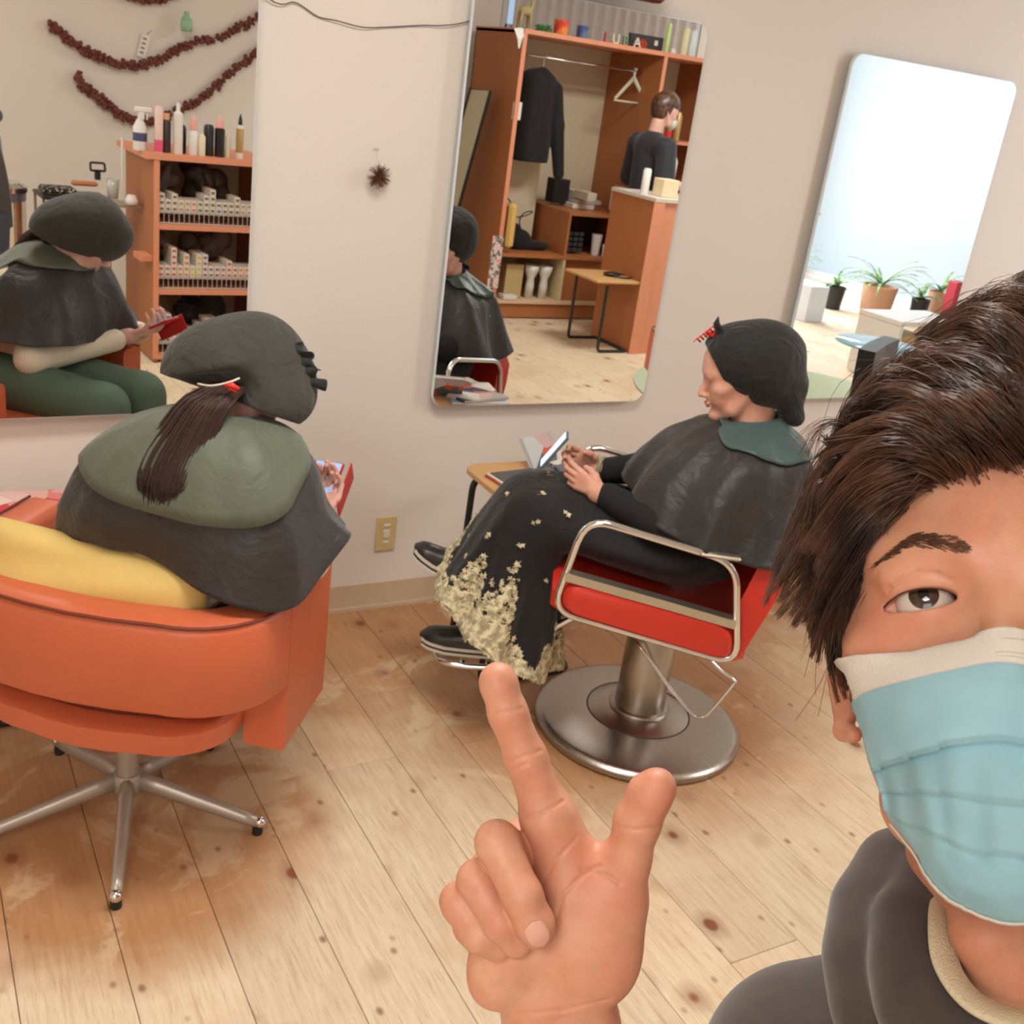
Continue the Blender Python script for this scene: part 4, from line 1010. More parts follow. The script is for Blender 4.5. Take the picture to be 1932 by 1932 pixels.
# curled fingers
for pts in ([(995, 1632, .554, 44), (941, 1594, .533, 42), (938, 1590, .525, 41), (985, 1690, .512, 38), (1008, 1742, .513, 37), (1014, 1756, .516, 34)],
            [(935, 1680, .556, 42), (903, 1660, .536, 38), (900, 1662, .530, 37), (945, 1740, .519, 34), (975, 1775, .524, 32)],
            [(893, 1735, .558, 38), (866, 1700, .540, 35), (868, 1708, .533, 34), (905, 1765, .525, 31), (940, 1785, .530, 29)]):
    fg = q.like(); chn(pts, .003, fg); q.join(fg, .0016)
chn([(975, 1575, .560, 30), (925, 1640, .562, 30), (885, 1700, .564, 28)], .01)
# creases
creases = []
def groove(pts, r=.0005, k=.0022): creases.append((np.array([p[:2] for p in pts], float), k))
groove([(925, 1350, .518), (955, 1344, .5165), (984, 1336, .518)], .0006, .0026)
groove([(958, 1440, .522), (992, 1426, .519), (1020, 1416, .521)], .0007, .003); groove([(962, 1455, .522), (995, 1441, .519)], .0004, .002)
groove([(992, 1546, .526), (1030, 1530, .523), (1062, 1512, .527)], .0007, .003)
groove([(1163, 1560, .518), (1200, 1566, .5165), (1238, 1562, .519)], .0006, .0026)
groove([(1022, 1672, .534), (1050, 1622, .533), (1088, 1580, .533)], .0008, .003)
groove([(1052, 1730, .533), (1060, 1690, .5315), (1100, 1650, .533), (1132, 1632, .535)], .0008, .0032)
groove([(1095, 1640, .533), (1140, 1650, .531), (1170, 1668, .530)], .0006, .003)
groove([(975, 1915, .523), (1062, 1906, .5185), (1150, 1885, .524)], .0007, .0018)
Vh, pl_, qh_ = q.mesh(); bpy.data.meshes.remove(Vh)
def press(pl_, creases, f_depth, amp=.0011, wid=3.2):
    """press skin creases into the side facing forwards"""
    sx_ = pl_[:, 0]/pl_[:, 1]*2038+966; sy_ = -pl_[:, 2]/pl_[:, 1]*2038+966; out = np.zeros(len(pl_))
    for P_, k in creases:
        dm = np.full(len(pl_), 1e9)
        for a, b_ in zip(P_, P_[1:]):
            ab = b_-a; h_ = np.clip(((sx_-a[0])*ab[0]+(sy_-a[1])*ab[1])/(ab@ab), 0, 1); dm = np.minimum(dm, np.hypot(sx_-a[0]-ab[0]*h_, sy_-a[1]-ab[1]*h_))
        out = np.maximum(out, np.exp(-(dm/wid)**2)*min(1.3, k/.003))
    pl_ = pl_.copy(); pl_[:, 1] += out*amp*(pl_[:, 1] < f_depth); return pl_
pl_ = press(pl_, creases, .548)
A_ = np.array(CF); ph_ = pl_@A_[:3, :3].T+A_[:3, 3]
# forearm and hidden parts of the body (in the camera frame)
fa = SDF((-.04, .44, -.64), (.16, .72, -.235), .004)
fa.chain([L(1046, 1900, D+.004), L(1050, 2060, D+.014), L(1090, 2350, .60), L(1150, 2750, .64)], [.019, .021, .034, .040], .01).chain([L(1082, 1900, D+.004), L(1090, 2060, D+.014), L(1110, 2350, .60)], [.019, .021, .034], .01)
parts = []
for sd, M_ in ((h, hmW), (nk, hmW), (fa, CF)):
    m_, p_, q_ = sd.mesh(M_); bpy.data.meshes.remove(m_); parts.append((p_, q_, 0))
parts.append((ph_, qh_, 0))
me = join_mesh(parts); body = bpy.data.objects.new('body', me); COL.objects.link(body); me.materials.append(SKM); body.parent = PM
md = body.modifiers.new('smooth', 'SMOOTH'); md.iterations = 2; md.factor = .4
# finger nail on the curled middle finger and thumb
def hand_depth(px, py):
    for d in np.arange(.485, .56, .0004):
        p = L(px, py, float(d)); i = [int(round((p[k]-q.lo[k])/q.res)) for k in range(3)]
        if all(0 <= i[k] < q.n[k] for k in range(3)) and q.d[i[0], i[1], i[2]] < 0: return float(d)
    return .52
def nail(cx, cy, a_w, a_l, ang, name='finger_nail'):
    ca, sa = math.cos(R(ang)), math.sin(R(ang)); rows = []; B = MB()
    for i in range(11):
        t_ = -1+2*i/10; ring = []
        for j in range(9):
            s_ = (-1+2*j/8)*math.sqrt(max(0, 1-abs(t_)**3)); X = s_*a_w; Y = t_*a_l
            px, py = cx+X*ca-Y*sa, cy+X*sa+Y*ca; ring.append((px, py, hand_depth(px, py)))
        rows.append(ring)
    D_ = np.array(rows); z = D_[..., 2]
    for _ in range(6): z[1:-1, 1:-1] = (z[1:-1, 1:-1]+z[:-2, 1:-1]+z[2:, 1:-1]+z[1:-1, :-2]+z[1:-1, 2:])/5
    rows = [[tuple(CF @ L(p[0], p[1], float(zz)-.0007)) for p, zz in zip(r, zr)] for r, zr in zip(D_, z)]
    o = B.loft(rows, closed=False).build(name, M_NAIL, body, True); md = o.modifiers.new('t', 'SOLIDIFY'); md.thickness = .0007; md.offset = 0; return o
nail(1014, 1762, 22, 25, -28)
# eyes
M_EYEW = mat('eye_white', (206, 190, 180), .15, .04, 60)
t = NT('iris_dark_brown'); t.set(Base_Color=t.mix(t.noise(900, 3, t.obj()), lin((38, 22, 16)), lin((66, 40, 26))), Roughness=.05, Coat_Weight=.8); M_IRIS = t.m
M_PUP = mat('pupil_black', (8, 6, 6), .05)
for m in (-1, 1):
    cc_ = Vector((m*3.17, -6.78, -.06)); f2 = Vector((-m*.0, -1, .10+.05)).normalized()
    ew = MB().ball((0, 0, 0), .0122*HS, 32, 24); o = ew.build('eyeball', M_EYEW, body, True)
    Me = Matrix.Translation(Vector(cc_)*c); base_m = hmW @ Me
    gx = Vector((0, 0, 1)).cross(-f2).normalized(); Mz = Matrix((gx, (-f2).cross(gx)*-1, f2)).transposed().to_4x4()
    o.matrix_basis = base_m @ Mz
    def cap_(r, a1, nm, mm):
        B = MB(); rings = [[(r*math.sin(a)*math.cos(b), r*math.sin(a)*math.sin(b), r*math.cos(a)) for b in [2*math.pi*k/32 for k in range(32)]] for a in np.linspace(.02, a1, 8)]
        B.loft(rings, True, False); x = B.build(nm, mm, o, True); return x
    cap_(.01235*HS, R(29), 'iris', M_IRIS); cap_(.0124*HS, R(11), 'pupil', M_PUP)
# tear corner and lash line, brows
HP = lambda *p: hmW @ (Vector(p)*c)
t = NT('man_hair'); v = t.obj(); t.set(Base_Color=t.mix(t.ramp(t.noise(38, 4, v), [(.35, (0, 0, 0)), (.68, (1, 1, 1))]), lin((38, 22, 19)), lin((112, 74, 52))), Roughness=.36, Specular_IOR_Level=.6); M_HAIRM = t.m
rng = np.random.RandomState(4); ctr = []
for m in (-1, 1):
    for _ in range(520):
        u_ = rng.rand(); x = 1.25+3.75*u_; zc = 1.66+.62*math.sin(min(u_*1.35, 1)*math.pi*.6)-(.95*max(0, u_-.6)/.4); th_ = (.40 if u_ < .5 else .40*(1-(u_-.5)/.52))
        th_ *= min(1, .35+u_*5); z = zc+rng.uniform(-th_, th_); p0 = np.array([m*x, on_skin(m*x, z, -.02), z])
        d = np.array([m*(.55+.3*u_), .12+.22*u_, .28-.55*u_+(.2 if z < zc else -.15)]); l_ = rng.uniform(.45, .75)
        q1 = p0+d*l_*.5; q2 = p0+d*l_; q1[1] = on_skin(q1[0], q1[2], .04); q2[1] = on_skin(q2[0], q2[2], .05); ctr.append([p0, q1, q2])
ctr = np.array(ctr); ctr = np.array([[tuple(HP(*p)) for p in s_] for s_ in ctr]); cc2 = crom_arr(ctr, 5)
strands('eyebrow', cc2, np.full((len(cc2), 5), .00016)*np.array([1, 1, .9, .7, .2])[None], M_HAIRM, body)['kind'] = 'stuff'
B = MB()
for m in (-1, 1):
    pts = []
    for i in range(13):
        u_ = i/12; w_ = math.sqrt(max(0, 1-(2*u_-1)**2)); x = 1.87+2.93*u_; z = -.40*u_+.53*w_**1.1*(1-.15*u_)+.02
        yy = -6.78-math.sqrt(max(.2, 1.42**2-min(1.3, (x-3.17))**2-z*z)); pts.append(tuple(HP(m*x, yy-.0, z)))
    B.tube(crom(pts, 3), .00045, 6)
B.build('eyelashes', M_LASH, body, True)['kind'] = 'stuff'
# --- hoodie ---
t = NT('charcoal_sweat_fabric'); v = t.obj(); t.set(Base_Color=t.mix(t.noise(90, 4, v), lin((58, 50, 46)), lin((76, 67, 61))), Roughness=.95); t.b.inputs['Sheen Weight'].default_value = .3; t.bump(t.noise(1400, 2, v), .25, .0006); M_HOOD = t.m
g_ = SDF(tuple(L(1150, 3300, .70)-Vector((.06, .35, 0))), tuple(L(2600, 1560, .62)+Vector((.08, .10, .02))), .0042)
k_ = .02
g_.cap(L(1560, 2060, .63), L(2000, 2010, .61), .066, .085, .05); g_.cap(L(2000, 2010, .61), L(2120, 2050, .58), .075, .05, .05)
g_.cap(L(1528, 2048, .62), L(1330, 2480, .62), .058, .055, .03)
g_.chain([L(1330, 2480, .62), L(1150, 2760, .64), L(1100, 2420, .605)], [.055, .052, .044], .02)
g_.cap(L(2000, 2300, .62), L(2030, 3300, .72), .13, .14, .08)
g_.cap(L(1925, 1560, .55), L(1985, 1900, .535), .062, .070, .008, 'sub'); g_.ell(L(1930, 1850, .47), (.06, .05, .075), None, .01, 'sub')
for pts in ([(1780, 1610, .60, .020), (1700, 1650, .585, .022), (1660, 1725, .570, .023), (1648, 1810, .555, .023), (1665, 1900, .542, .023), (1720, 1990, .53, .023)],
            [(1800, 1640, .590, .016), (1752, 1680, .560, .018), (1722, 1750, .538, .0185), (1722, 1830, .520, .018), (1738, 1905, .505, .018), (1800, 1990, .492, .019), (1880, 2060, .485, .02)]):
    hh = g_.like(); hh.chain([L(*p[:3]) for p in pts], [p[3] for p in pts], .012); g_.join(hh, .002)
# back of the hood behind the neck
hh = g_.like(); hh.chain([L(1760, 1640, .62), L(1900, 1640, .68), L(2060, 1650, .69), L(2180, 1700, .64), L(2200, 1850, .56), L(2120, 1980, .51)], [.026, .03, .03, .03, .026, .024], .012); g_.join(hh, .006)
for a, b_ in (((1470, 1930, .575), (1560, 1880, .572)), ((1500, 1990, .56), (1620, 1850, .565)), ((1560, 2010, .56), (1640, 1900, .56)), ((1420, 1990, .57), (1480, 1900, .573)), ((1640, 1905, .545), (1668, 1990, .54))):
    g_.cap(L(*a), L(*b_), .003, .002, .014, 'sub')
sdf_obj('hoodie', [g_], [M_HOOD], PM, CF, 1)
# T-shirt neckband
nb_ = [(1798, 1680, .545), (1780, 1740, .517), (1786, 1820, .498), (1838, 1891, .482), (1930, 1925, .475), (2020, 1915, .478), (2090, 1860, .503), (2120, 1760, .53), (2110, 1690, .56)]
cur = crom([tuple(L(*p)) for p in nb_], 8); B = MB(); rings = []
cc_ = Vector(L(1950, 1800, .53))
for i, p in enumerate(cur):
    p = Vector(p); tn = (Vector(cur[min(i+1, len(cur)-1)])-Vector(cur[max(i-1, 0)])).normalized(); rad = (p-cc_); rad = (rad-tn*rad.dot(tn)).normalized(); ax = tn.cross(rad)
    rings.append([tuple(CF @ (p+rad*a*.0085+ax*b_*.0022)) for a, b_ in ((-1, .0), (-.75, 1), (.75, 1), (1, 0), (.75, -1), (-.75, -1))])
B.loft(rings, True, True); M_TEE = mat('beige_cotton', (214, 200, 168), .9, .06, 60, .4, bscale=900); B.build('shirt_neckband', M_TEE, PM, True)
ts = SDF((.14, .44, -.38), (.42, .66, -.18), .005)
ts.cap(L(1860, 2050, .545), L(2060, 2050, .545), .058, .058, .02); sdf_obj('shirt', [ts], [M_TEE], PM, CF)
# trousers
tz = MB()
M_TR = mat('dark_trousers', (44, 44, 50), .8)
for nm, dx in (('trouser_leg', -.10), ('trouser_leg', .10)):
    MB().tube([(dx+.06, -.23, .80), (dx+.06, -.23, .45), (dx+.06, -.23, .04)], [.095, .07, .055], 16).build(nm, M_TR, PM, True)
# --- face mask ---
rowsY = [  # columns from side edge to centre: (px, py, depth)
 [(1610, 1290, .486), (1644, 1264, .468), (1705, 1236, .446), (1795, 1213, .424), (1889, 1202, .409)],
 [(1620, 1332, .484), (1650, 1308, .466), (1712, 1284, .443), (1797, 1264, .418), (1889, 1253, .401)],
 [(1632, 1405, .482), (1664, 1388, .463), (1722, 1366, .439), (1800, 1345, .412), (1889, 1338, .392)],
 [(1648, 1452, .480), (1680, 1440, .461), (1735, 1425, .436), (1806, 1412, .410), (1889, 1405, .390)],
 [(1662, 1492, .480), (1695, 1492, .461), (1748, 1496, .437), (1814, 1512, .412), (1889, 1525, .394)],
 [(1668, 1526, .482), (1702, 1548, .463), (1765, 1574, .441), (1822, 1606, .418), (1889, 1622, .402)],
 [(1682, 1548, .486), (1720, 1594, .468), (1774, 1654, .448), (1836, 1690, .430), (1889, 1716, .418)]]
def on_form(px, py, fac):
    o_ = np.linalg.inv(np.array(hmL)); d_ = L(px, py, 1.0); O = o_[:3, 3]; Dv = o_[:3, :3]@np.array(d_)
    Cc = np.array([0, .012, -.050]); Rr = np.array([.0705, .132*fac, .098]); a_ = (O-Cc)/Rr; b_ = Dv/Rr
    A2, B2, C2 = b_@b_, 2*a_@b_, a_@a_-1; dsc = B2*B2-4*A2*C2; tt = (-B2-math.sqrt(dsc))/(2*A2) if dsc > 0 else -B2/(2*A2)
    return tuple(L(px, py, tt))
facs = [.88, .93, 1.0, 1.01, 1.0, .97, .93]
ctl = np.array([[on_form(p[0], p[1], f_*(1 if j > 1 else .97)) for j, p in enumerate(r)] for r, f_ in zip(rowsY, facs)]); cx = L(1889, 0, .44)[0]*0
def mir(p): # mirror across the head's symmetry plane
    n_ = hmL.col[0].to_3d(); p = Vector(p); return tuple(p-n_*2*(p-hmL.translation).dot(n_))
ctl2 = np.concatenate([ctl, np.array([[mir(p) for p in r[:-1][::-1]] for r in ctl])], axis=1)
for r_ in range(7):
    a_ = Vector(ctl2[r_, 4]); ctl2[r_, 4] = a_-hmL.col[0].to_3d()*(a_-hmL.translation).dot(hmL.col[0].to_3d())
nu, nv = 64, 90
up_ = crom_arr(ctl2, nu)                       # along the rows
gr = crom_arr(np.transpose(up_, (1, 0, 2)), nv)  # [nu, nv, 3]
gr = np.transpose(gr, (1, 0, 2))
vv = np.linspace(0, 6, nv)
dep = np.zeros((nv, nu)); uu = np.linspace(-1, 1, nu)[None, :]
for c0, am in ((2.95, .0062), (3.95, .0054), (4.95, .0036)):      # pleats: each fold overlaps the one below
    t_ = (vv-c0)[:, None]+.10*np.cos(uu*3)
    dep += am*np.where(t_ < 0, np.exp(t_*2.2), -.55*np.exp(-t_*3.5))*(1-.35*uu**4)
dep += .0010*np.sin(uu*9+vv[:, None]*1.3)*np.clip(vv[:, None]/3, 0, 1)+.0011*np.cos(uu*26+1)*np.exp(-((vv[:, None]-4.2)/1.3)**2)
dep += .0016*(np.clip((vv[:, None]-.0)/.85, 0, 1) < .97)*0
gr = gr+np.array(fv)[None, None]*dep[..., None]
hinv = np.linalg.inv(np.array(hmL))
def head_dist(P_):
    q_ = P_@hinv[:3, :3].T+hinv[:3, 3]; ii = np.clip(((q_-h.lo)/h.res).astype(int), 0, h.n-1); return h.d[ii[..., 0], ii[..., 1], ii[..., 2]]
need = np.zeros((nv, nu)); cen_ = np.array(hmL @ Vector((0, .01, -.045))); pdir = gr-cen_; pdir /= np.linalg.norm(pdir, axis=2, keepdims=True)
for _ in range(24):
    dd_ = head_dist(gr+pdir*need[..., None]); need += np.clip(.0035-dd_, 0, .003)
for _ in range(40):
    sm_ = need.copy(); sm_[1:-1, 1:-1] = (need[1:-1, 1:-1]*.2+.2*(need[:-2, 1:-1]+need[2:, 1:-1]+need[1:-1, :-2]+need[1:-1, 2:])); need = np.maximum(sm_, need*.985)
gr = gr+pdir*need[..., None]
rl_ = np.linalg.norm(gr, axis=2, keepdims=True); rd_ = gr/rl_; mv = np.zeros((nv, nu))
for st in np.arange(.0, .034, .001):          # lie outside the skin wherever the cheek bulges
    hit = head_dist(gr-rd_*st) < .0022; mv = np.where(hit, st+.0022, mv)
for _ in range(10):
    m2 = mv.copy(); m2[1:-1, 1:-1] = (mv[1:-1, 1:-1]+mv[:-2, 1:-1]+mv[2:, 1:-1]+mv[1:-1, :-2]+mv[1:-1, 2:])/5; mv = np.maximum(m2, mv*.98)
gr = gr-rd_*mv[..., None]
band = 14
t = NT('mask_blue_nonwoven'); v = t.obj(); t.set(Base_Color=t.mix(t.noise(48, 4, v), lin((134, 176, 190)), lin((156, 194, 202))), Roughness=.85, Subsurface_Weight=.05); t.bump(t.noise(900, 2, v), .3, .0005); M_MASK = t.m
M_MASKW = mat('mask_white_nonwoven', (214, 206, 196), .85, .03, 60, .3, bscale=900)
mk_ = empty('face_mask'); mk_.parent = PM
def grid_obj(G, nm, m, th=.0009, par=mk_):
    o = MB().loft([[tuple(CF @ Vector(p)) for p in r] for r in G], closed=False).build(nm, m, par, True); md = o.modifiers.new('t', 'SOLIDIFY'); md.thickness = th; md.offset = 0; return o
grid_obj(gr[band:], 'blue_panel', M_MASK); bb = gr[:band+2].copy(); bb[:, :, 1] -= .0007; grid_obj(bb, 'white_band', M_MASKW)
lo_ = gr[-3:].copy(); lo_[:, :, 1] += .002; lo_[:, :, 2] -= .002; grid_obj(lo_, 'lower_hem', M_MASKW)
# stitched dots on the band and welded ticks at the side
B = MB()
def dot(G, i, j, ln=.0011, vert=False):
    p = Vector(G[i, j]); 
    return p
def gpt(fi_, fj_):
    i0 = int(fi_); j0 = int(min(fj_, nu-2)); a = fi_-i0; b_ = fj_-j0
    return Vector(bb[i0, j0]*(1-a)*(1-b_)+bb[i0+1, j0]*a*(1-b_)+bb[i0, j0+1]*(1-a)*b_+bb[i0+1, j0+1]*a*b_)
for row in (5.0, 11.0, 12.6):
    for k in range(150):
        fj = 1+k/149*(nu-3); p = gpt(row, fj); tn = (gpt(row, min(fj+.3, nu-1.01))-p).normalized()
        p.y -= .0006; B.add([CF @ (p-tn*.0006+Vector((0, 0, -.0003))), CF @ (p+tn*.0006+Vector((0, 0, -.0003))), CF @ (p+tn*.0006+Vector((0, 0, .0003))), CF @ (p-tn*.0006+Vector((0, 0, .0003)))], [(0, 1, 2, 3)])
o = B.build('stitching', mat('stitch_grey', (176, 164, 156), .8), mk_); o['kind'] = 'stuff'
B = MB()
for sg in (1, -1):
    X = lambda px, py, d: (lambda p: tuple(CF @ (Vector(p) if sg == 1 else Vector(mir(p)))))(L(px, py, d))
    MB().tube(crom([X(1606, 1290, .487), X(1604, 1285, .50), X(1612, 1262, .525), X(1630, 1250, .555)], 5), .0014, 8).build('ear_loop', M_MASKW, mk_, True)
    MB().tube(crom([X(1694, 1532, .487), X(1680, 1520, .50), X(1655, 1470, .535), X(1640, 1430, .56)], 5), .0014, 8).build('ear_loop', M_MASKW, mk_, True)
# --- hair ---
hcap = SDF((-.11, -.12, -.09), (.11, .125, .17), .003)
hcap.ell((0, .012, .040), (.0825, .102, .092), None, .01); hcap.ell((0, -.012, .075), (.070, .075, .070), None, .03)
X_, Y_, Z_ = np.meshgrid(*hcap.ax, indexing='ij')
front = .070-(Y_+.085)*1.15-np.clip(np.abs(X_)-.03, 0, 1)*.9
hcap.d = np.maximum(hcap.d, np.where(Y_ < .012, (np.maximum(front, -.012+.0*Y_)-Z_)*.7, (-.055-Z_)*.9).astype(np.float32))
hair = empty('hair'); hair.parent = PM
t = NT('hair_root_dark'); v = t.obj((1, 1, .25)); t.set(Base_Color=t.mix(t.noise(260, 4, v), lin((26, 16, 13)), lin((58, 38, 30))), Roughness=.6); t.bump(t.noise(420, 3, v), .8, .002)
sdf_obj('hair_base', [hcap], [t.m], hair, hmW)
guides = [
 ([(1950, 850, .445), (1905, 780, .425), (1850, 725, .435), (1785, 700, .46), (1735, 712, .48)], 420, 14, 18),
 ([(1890, 862, .448), (1850, 800, .432), (1790, 755, .44), (1720, 745, .465), (1668, 775, .485)], 420, 14, 16),
 ([(1835, 872, .45), (1780, 815, .438), (1710, 795, .452), (1640, 808, .47), (1575, 838, .485)], 420, 13, 16),
 ([(1790, 878, .455), (1735, 845, .445), (1665, 850, .455), (1605, 890, .47), (1560, 945, .48)], 420, 13, 16),
 ([(1750, 890, .462), (1695, 888, .452), (1630, 930, .46), (1580, 1000, .475), (1545, 1070, .485)], 420, 13, 16),
 ([(1712, 915, .47), (1660, 950, .462), (1605, 1025, .472), (1560, 1100, .482), (1535, 1180, .49)], 420, 12, 14),
 ([(1680, 955, .478), (1640, 1010, .47), (1600, 1085, .478), (1575, 1160, .488), (1570, 1235, .495)], 380, 11, 12),
 ([(1662, 1010, .485), (1632, 1075, .48), (1606, 1150, .485), (1598, 1225, .492), (1606, 1300, .497)], 340, 9, 8),
 ([(1648, 1080, .49), (1628, 1140, .487), (1612, 1210, .490), (1606, 1265, .495), (1610, 1310, .50)], 220, 8, 6),
 ([(1980, 780, .47), (1925, 700, .448), (1870, 655, .452), (1810, 650, .475), (1755, 680, .50)], 460, 18, 20),
 ([(1930, 740, .475), (1870, 680, .462), (1805, 665, .475), (1740, 695, .495), (1690, 745, .515)], 460, 18, 20),
 ([(1990, 690, .50), (1935, 610, .478), (1880, 595, .485), (1820, 630, .505), (1770, 670, .53)], 460, 18, 20),
 ([(2060, 640, .52), (1990, 560, .50), (1930, 555, .50), (1870, 590, .51), (1815, 640, .53)], 460, 20, 22),
 ([(2100, 700, .48), (2060, 590, .47), (2000, 540, .475), (1950, 545, .50), (1900, 570, .52)], 420, 20, 24),
 ([(1850, 760, .475), (1780, 710, .472), (1720, 715, .485), (1665, 765, .505), (1635, 820, .52)], 420, 18, 18),
 ([(1780, 790, .485), (1710, 755, .482), (1655, 785, .497), (1612, 850, .51), (1580, 920, .52)], 420, 18, 18),
 ([(1720, 840, .495), (1655, 830, .492), (1605, 885, .502), (1568, 960, .512), (1535, 1040, .52)], 420, 18, 18),
 ([(1690, 890, .505), (1630, 905, .502), (1580, 975, .512), (1545, 1055, .522), (1510, 1120, .53)], 420, 16, 18),
 ([(1660, 950, .515), (1610, 985, .512), (1565, 1050, .52), (1535, 1110, .528), (1500, 1160, .535)], 400, 16, 18),
 ([(1650, 1010, .52), (1605, 1060, .517), (1570, 1115, .522), (1548, 1165, .53), (1540, 1215, .535)], 360, 14, 14),
 ([(1640, 1080, .525), (1610, 1130, .52), (1588, 1180, .525), (1580, 1220, .53), (1590, 1262, .532)], 300, 12, 10),
 ([(1730, 760, .53), (1665, 775, .535), (1610, 840, .54), (1570, 925, .545), (1545, 1010, .55)], 380, 24, 20),
 ([(1640, 860, .545), (1590, 900, .55), (1560, 960, .555), (1530, 1030, .56), (1500, 1090, .56)], 320, 22, 20),
]
rng = np.random.RandomState(9); allc = []; allr = []
for G_, n_, jr, jt in guides:
    P_ = np.array([tuple(L(*p)) for p in G_]); ncl = 9
    for ci in range(ncl):
        co_ = np.array([rng.randn(), rng.randn()*.6, rng.randn()])*jr/2038*.48*1.25; ct_ = np.array([rng.randn(), rng.randn()*.6, rng.randn()])*jt/2038*.48*1.5; bow = rng.randn(3)*.003
        m_ = n_//ncl; sc = rng.uniform(.82, 1.14)
        w5 = np.linspace(0, 1, 5)[None, :, None]
        base_ = P_[None]*1.0
        tip = base_[:, 3:4]+(base_[:, 4:5]-base_[:, 3:4])*sc; base_ = np.concatenate([base_[:, :4], tip], 1)
        cl = base_+co_*(1-w5)+ct_*w5+bow*np.sin(w5*np.pi)
        sp = rng.randn(m_, 1, 3)*jr/2038*.48*.85*(1-w5*.78)+rng.randn(m_, 5, 3)*.0005
        allc.append(cl+sp); allr.append(np.full(m_, 1.0))
    # fly-aways
    m_ = 7; w5 = np.linspace(0, 1, 5)[None, :, None]
    allc.append(P_[None]+rng.randn(m_, 1, 3)*.005+rng.randn(m_, 1, 3)*.012*w5**2+rng.randn(m_, 5, 3)*.0012)
wisp = [[(1640, 830, .49), (1590, 795, .485), (1540, 800, .485), (1505, 850, .49)], [(1630, 840, .49), (1585, 805, .49), (1545, 815, .49), (1522, 870, .49)], [(1600, 880, .49), (1565, 840, .49), (1552, 820, .49), (1548, 835, .49)],
        [(1600, 860, .5), (1570, 870, .5), (1560, 900, .5), (1575, 920, .5)], [(1590, 930, .5), (1550, 905, .5), (1535, 930, .5), (1525, 980, .5)], [(1660, 790, .49), (1625, 760, .49), (1600, 770, .49), (1598, 800, .49)], [(1610, 800, .49), (1580, 800, .49), (1600, 760, .49), (1640, 745, .49)],
        [(1650, 760, .5), (1635, 720, .5), (1660, 700, .5), (1700, 690, .5)]]
for wv in wisp:
    P_ = np.array([tuple(L(*p)) for p in wv]); P5 = crom_arr(P_[None], 5); allc.append(P5+rng.randn(12, 1, 3)*.0008*np.linspace(.3, 1.5, 5)[None, :, None]+rng.randn(12, 1, 3)*.002*np.linspace(0, 1, 5)[None, :, None]**2)
C5 = np.concatenate(allc); cam = crom_arr(C5, 11)
Aw = np.array(CF); cw = cam@Aw[:3, :3].T+Aw[:3, 3]
rad = np.full((len(cw), 11), .00024)*np.linspace(1, .35, 11)[None]*rng.uniform(.7, 1.4, (len(cw), 1))
o = strands('hair_strands', cw, rad, M_HAIRM, hair); o['kind'] = 'stuff'
# ---------------- things seen in the mirrors ----------------
M_LAM = mat('brown_laminate', (178, 112, 66), .5, .08, 6); M_EDGEP = mat('salmon_edge_band', (226, 150, 116), .5, .05); M_CREAMB = mat('cream_board', (222, 208, 178), .7, .04)
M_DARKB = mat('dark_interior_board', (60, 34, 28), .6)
M_BLK = mat('black_plastic', (34, 33, 34), .4); M_WHT = mat('white_plastic_bottle', (232, 228, 222), .35, .03); M_CLOTHB = nylon('black_cloth', (30, 28, 30), .85, .5)
def bx(par, name, c, d, m, bev=.0): return MB().box(c, d, 0, bev).build(name, m, par)
def top(o, label, cat, group=None): tag(o, label, cat, group); return o
# garlands on the wall behind
t = NT('dried_berries'); v = t.obj(); t.set(Base_Color=t.mix(t.noise(40, 3, v), lin((84, 44, 36)), lin((132, 66, 56))), Roughness=.7); M_BERRY = t.m
random.seed(21)
def garland(P, label):
    cur = crom([(x, -4.17, z) for x, z in P], 14); B = MB()
    B.tube(cur, .004, 5)
    for p in cur:
        for _ in range(3):
            q = Vector(p)+Vector((random.uniform(-.016, .016), random.uniform(-.012, .016), random.uniform(-.022, .022))); B.ball(q, random.uniform(.009, .016), 6, 5)
    o = B.build('garland', M_BERRY); top(o, label, 'garland'); 
garland([(1.19, 1.612), (1.285, 1.552), (1.40, 1.496), (1.53, 1.462), (1.66, 1.462), (1.79, 1.51), (1.94, 1.602), (2.17, 1.69), (2.37, 1.81), (2.5, 1.88)], 'upper dark red berry garland hanging in a curve on the wall in the left mirror')
garland([(1.325, 1.372), (1.345, 1.32), (1.425, 1.271), (1.513, 1.206), (1.589, 1.169), (1.76, 1.165), (1.95, 1.262), (2.08, 1.353), (2.206, 1.473), (2.35, 1.596), (2.45, 1.66)], 'lower dark red berry garland drooping behind the bottles on the rack')
garland([(1.45, 1.90), (1.55, 1.845), (1.68, 1.825), (1.80, 1.84), (1.92, 1.90)], 'topmost berry garland, just its lowest beads showing at the picture edge')
slab('wall_partition', (.2, -4.26, 1.35), (5.6, .12, 2.7))
e = empty('price_tag', (1.70, -4.19, 1.57), 0); bx(e, 'card', (0, 0, 0), (.05, .006, .13), M_WHT); MB().tube([(0, .002, .065), (.02, .002, .10)], .0012, 5).build('string', M_BLK, e)
for i in range(4): bx(e, 'print', (-.004, .0035, .04-.026*i), (.022, .001, .010), mat('brown_print', (150, 110, 90), .7))
e.rotation_euler = (0, R(14), 0); top(e, 'small white card with printed marks pinned above the upper berry garland', 'card')
o = MB().lathe([(.0, 0), (.030, .0), (.036, .03), (.03, .07), (.016, .085), (.014, .11), (.0, .11)], 16).build('glass_jar', mat('green_glass', (150, 190, 160), .2), None, True, (1.93, -4.13, 1.68)); top(o, 'pale green glass jar hanging on the wall above the garland', 'jar')
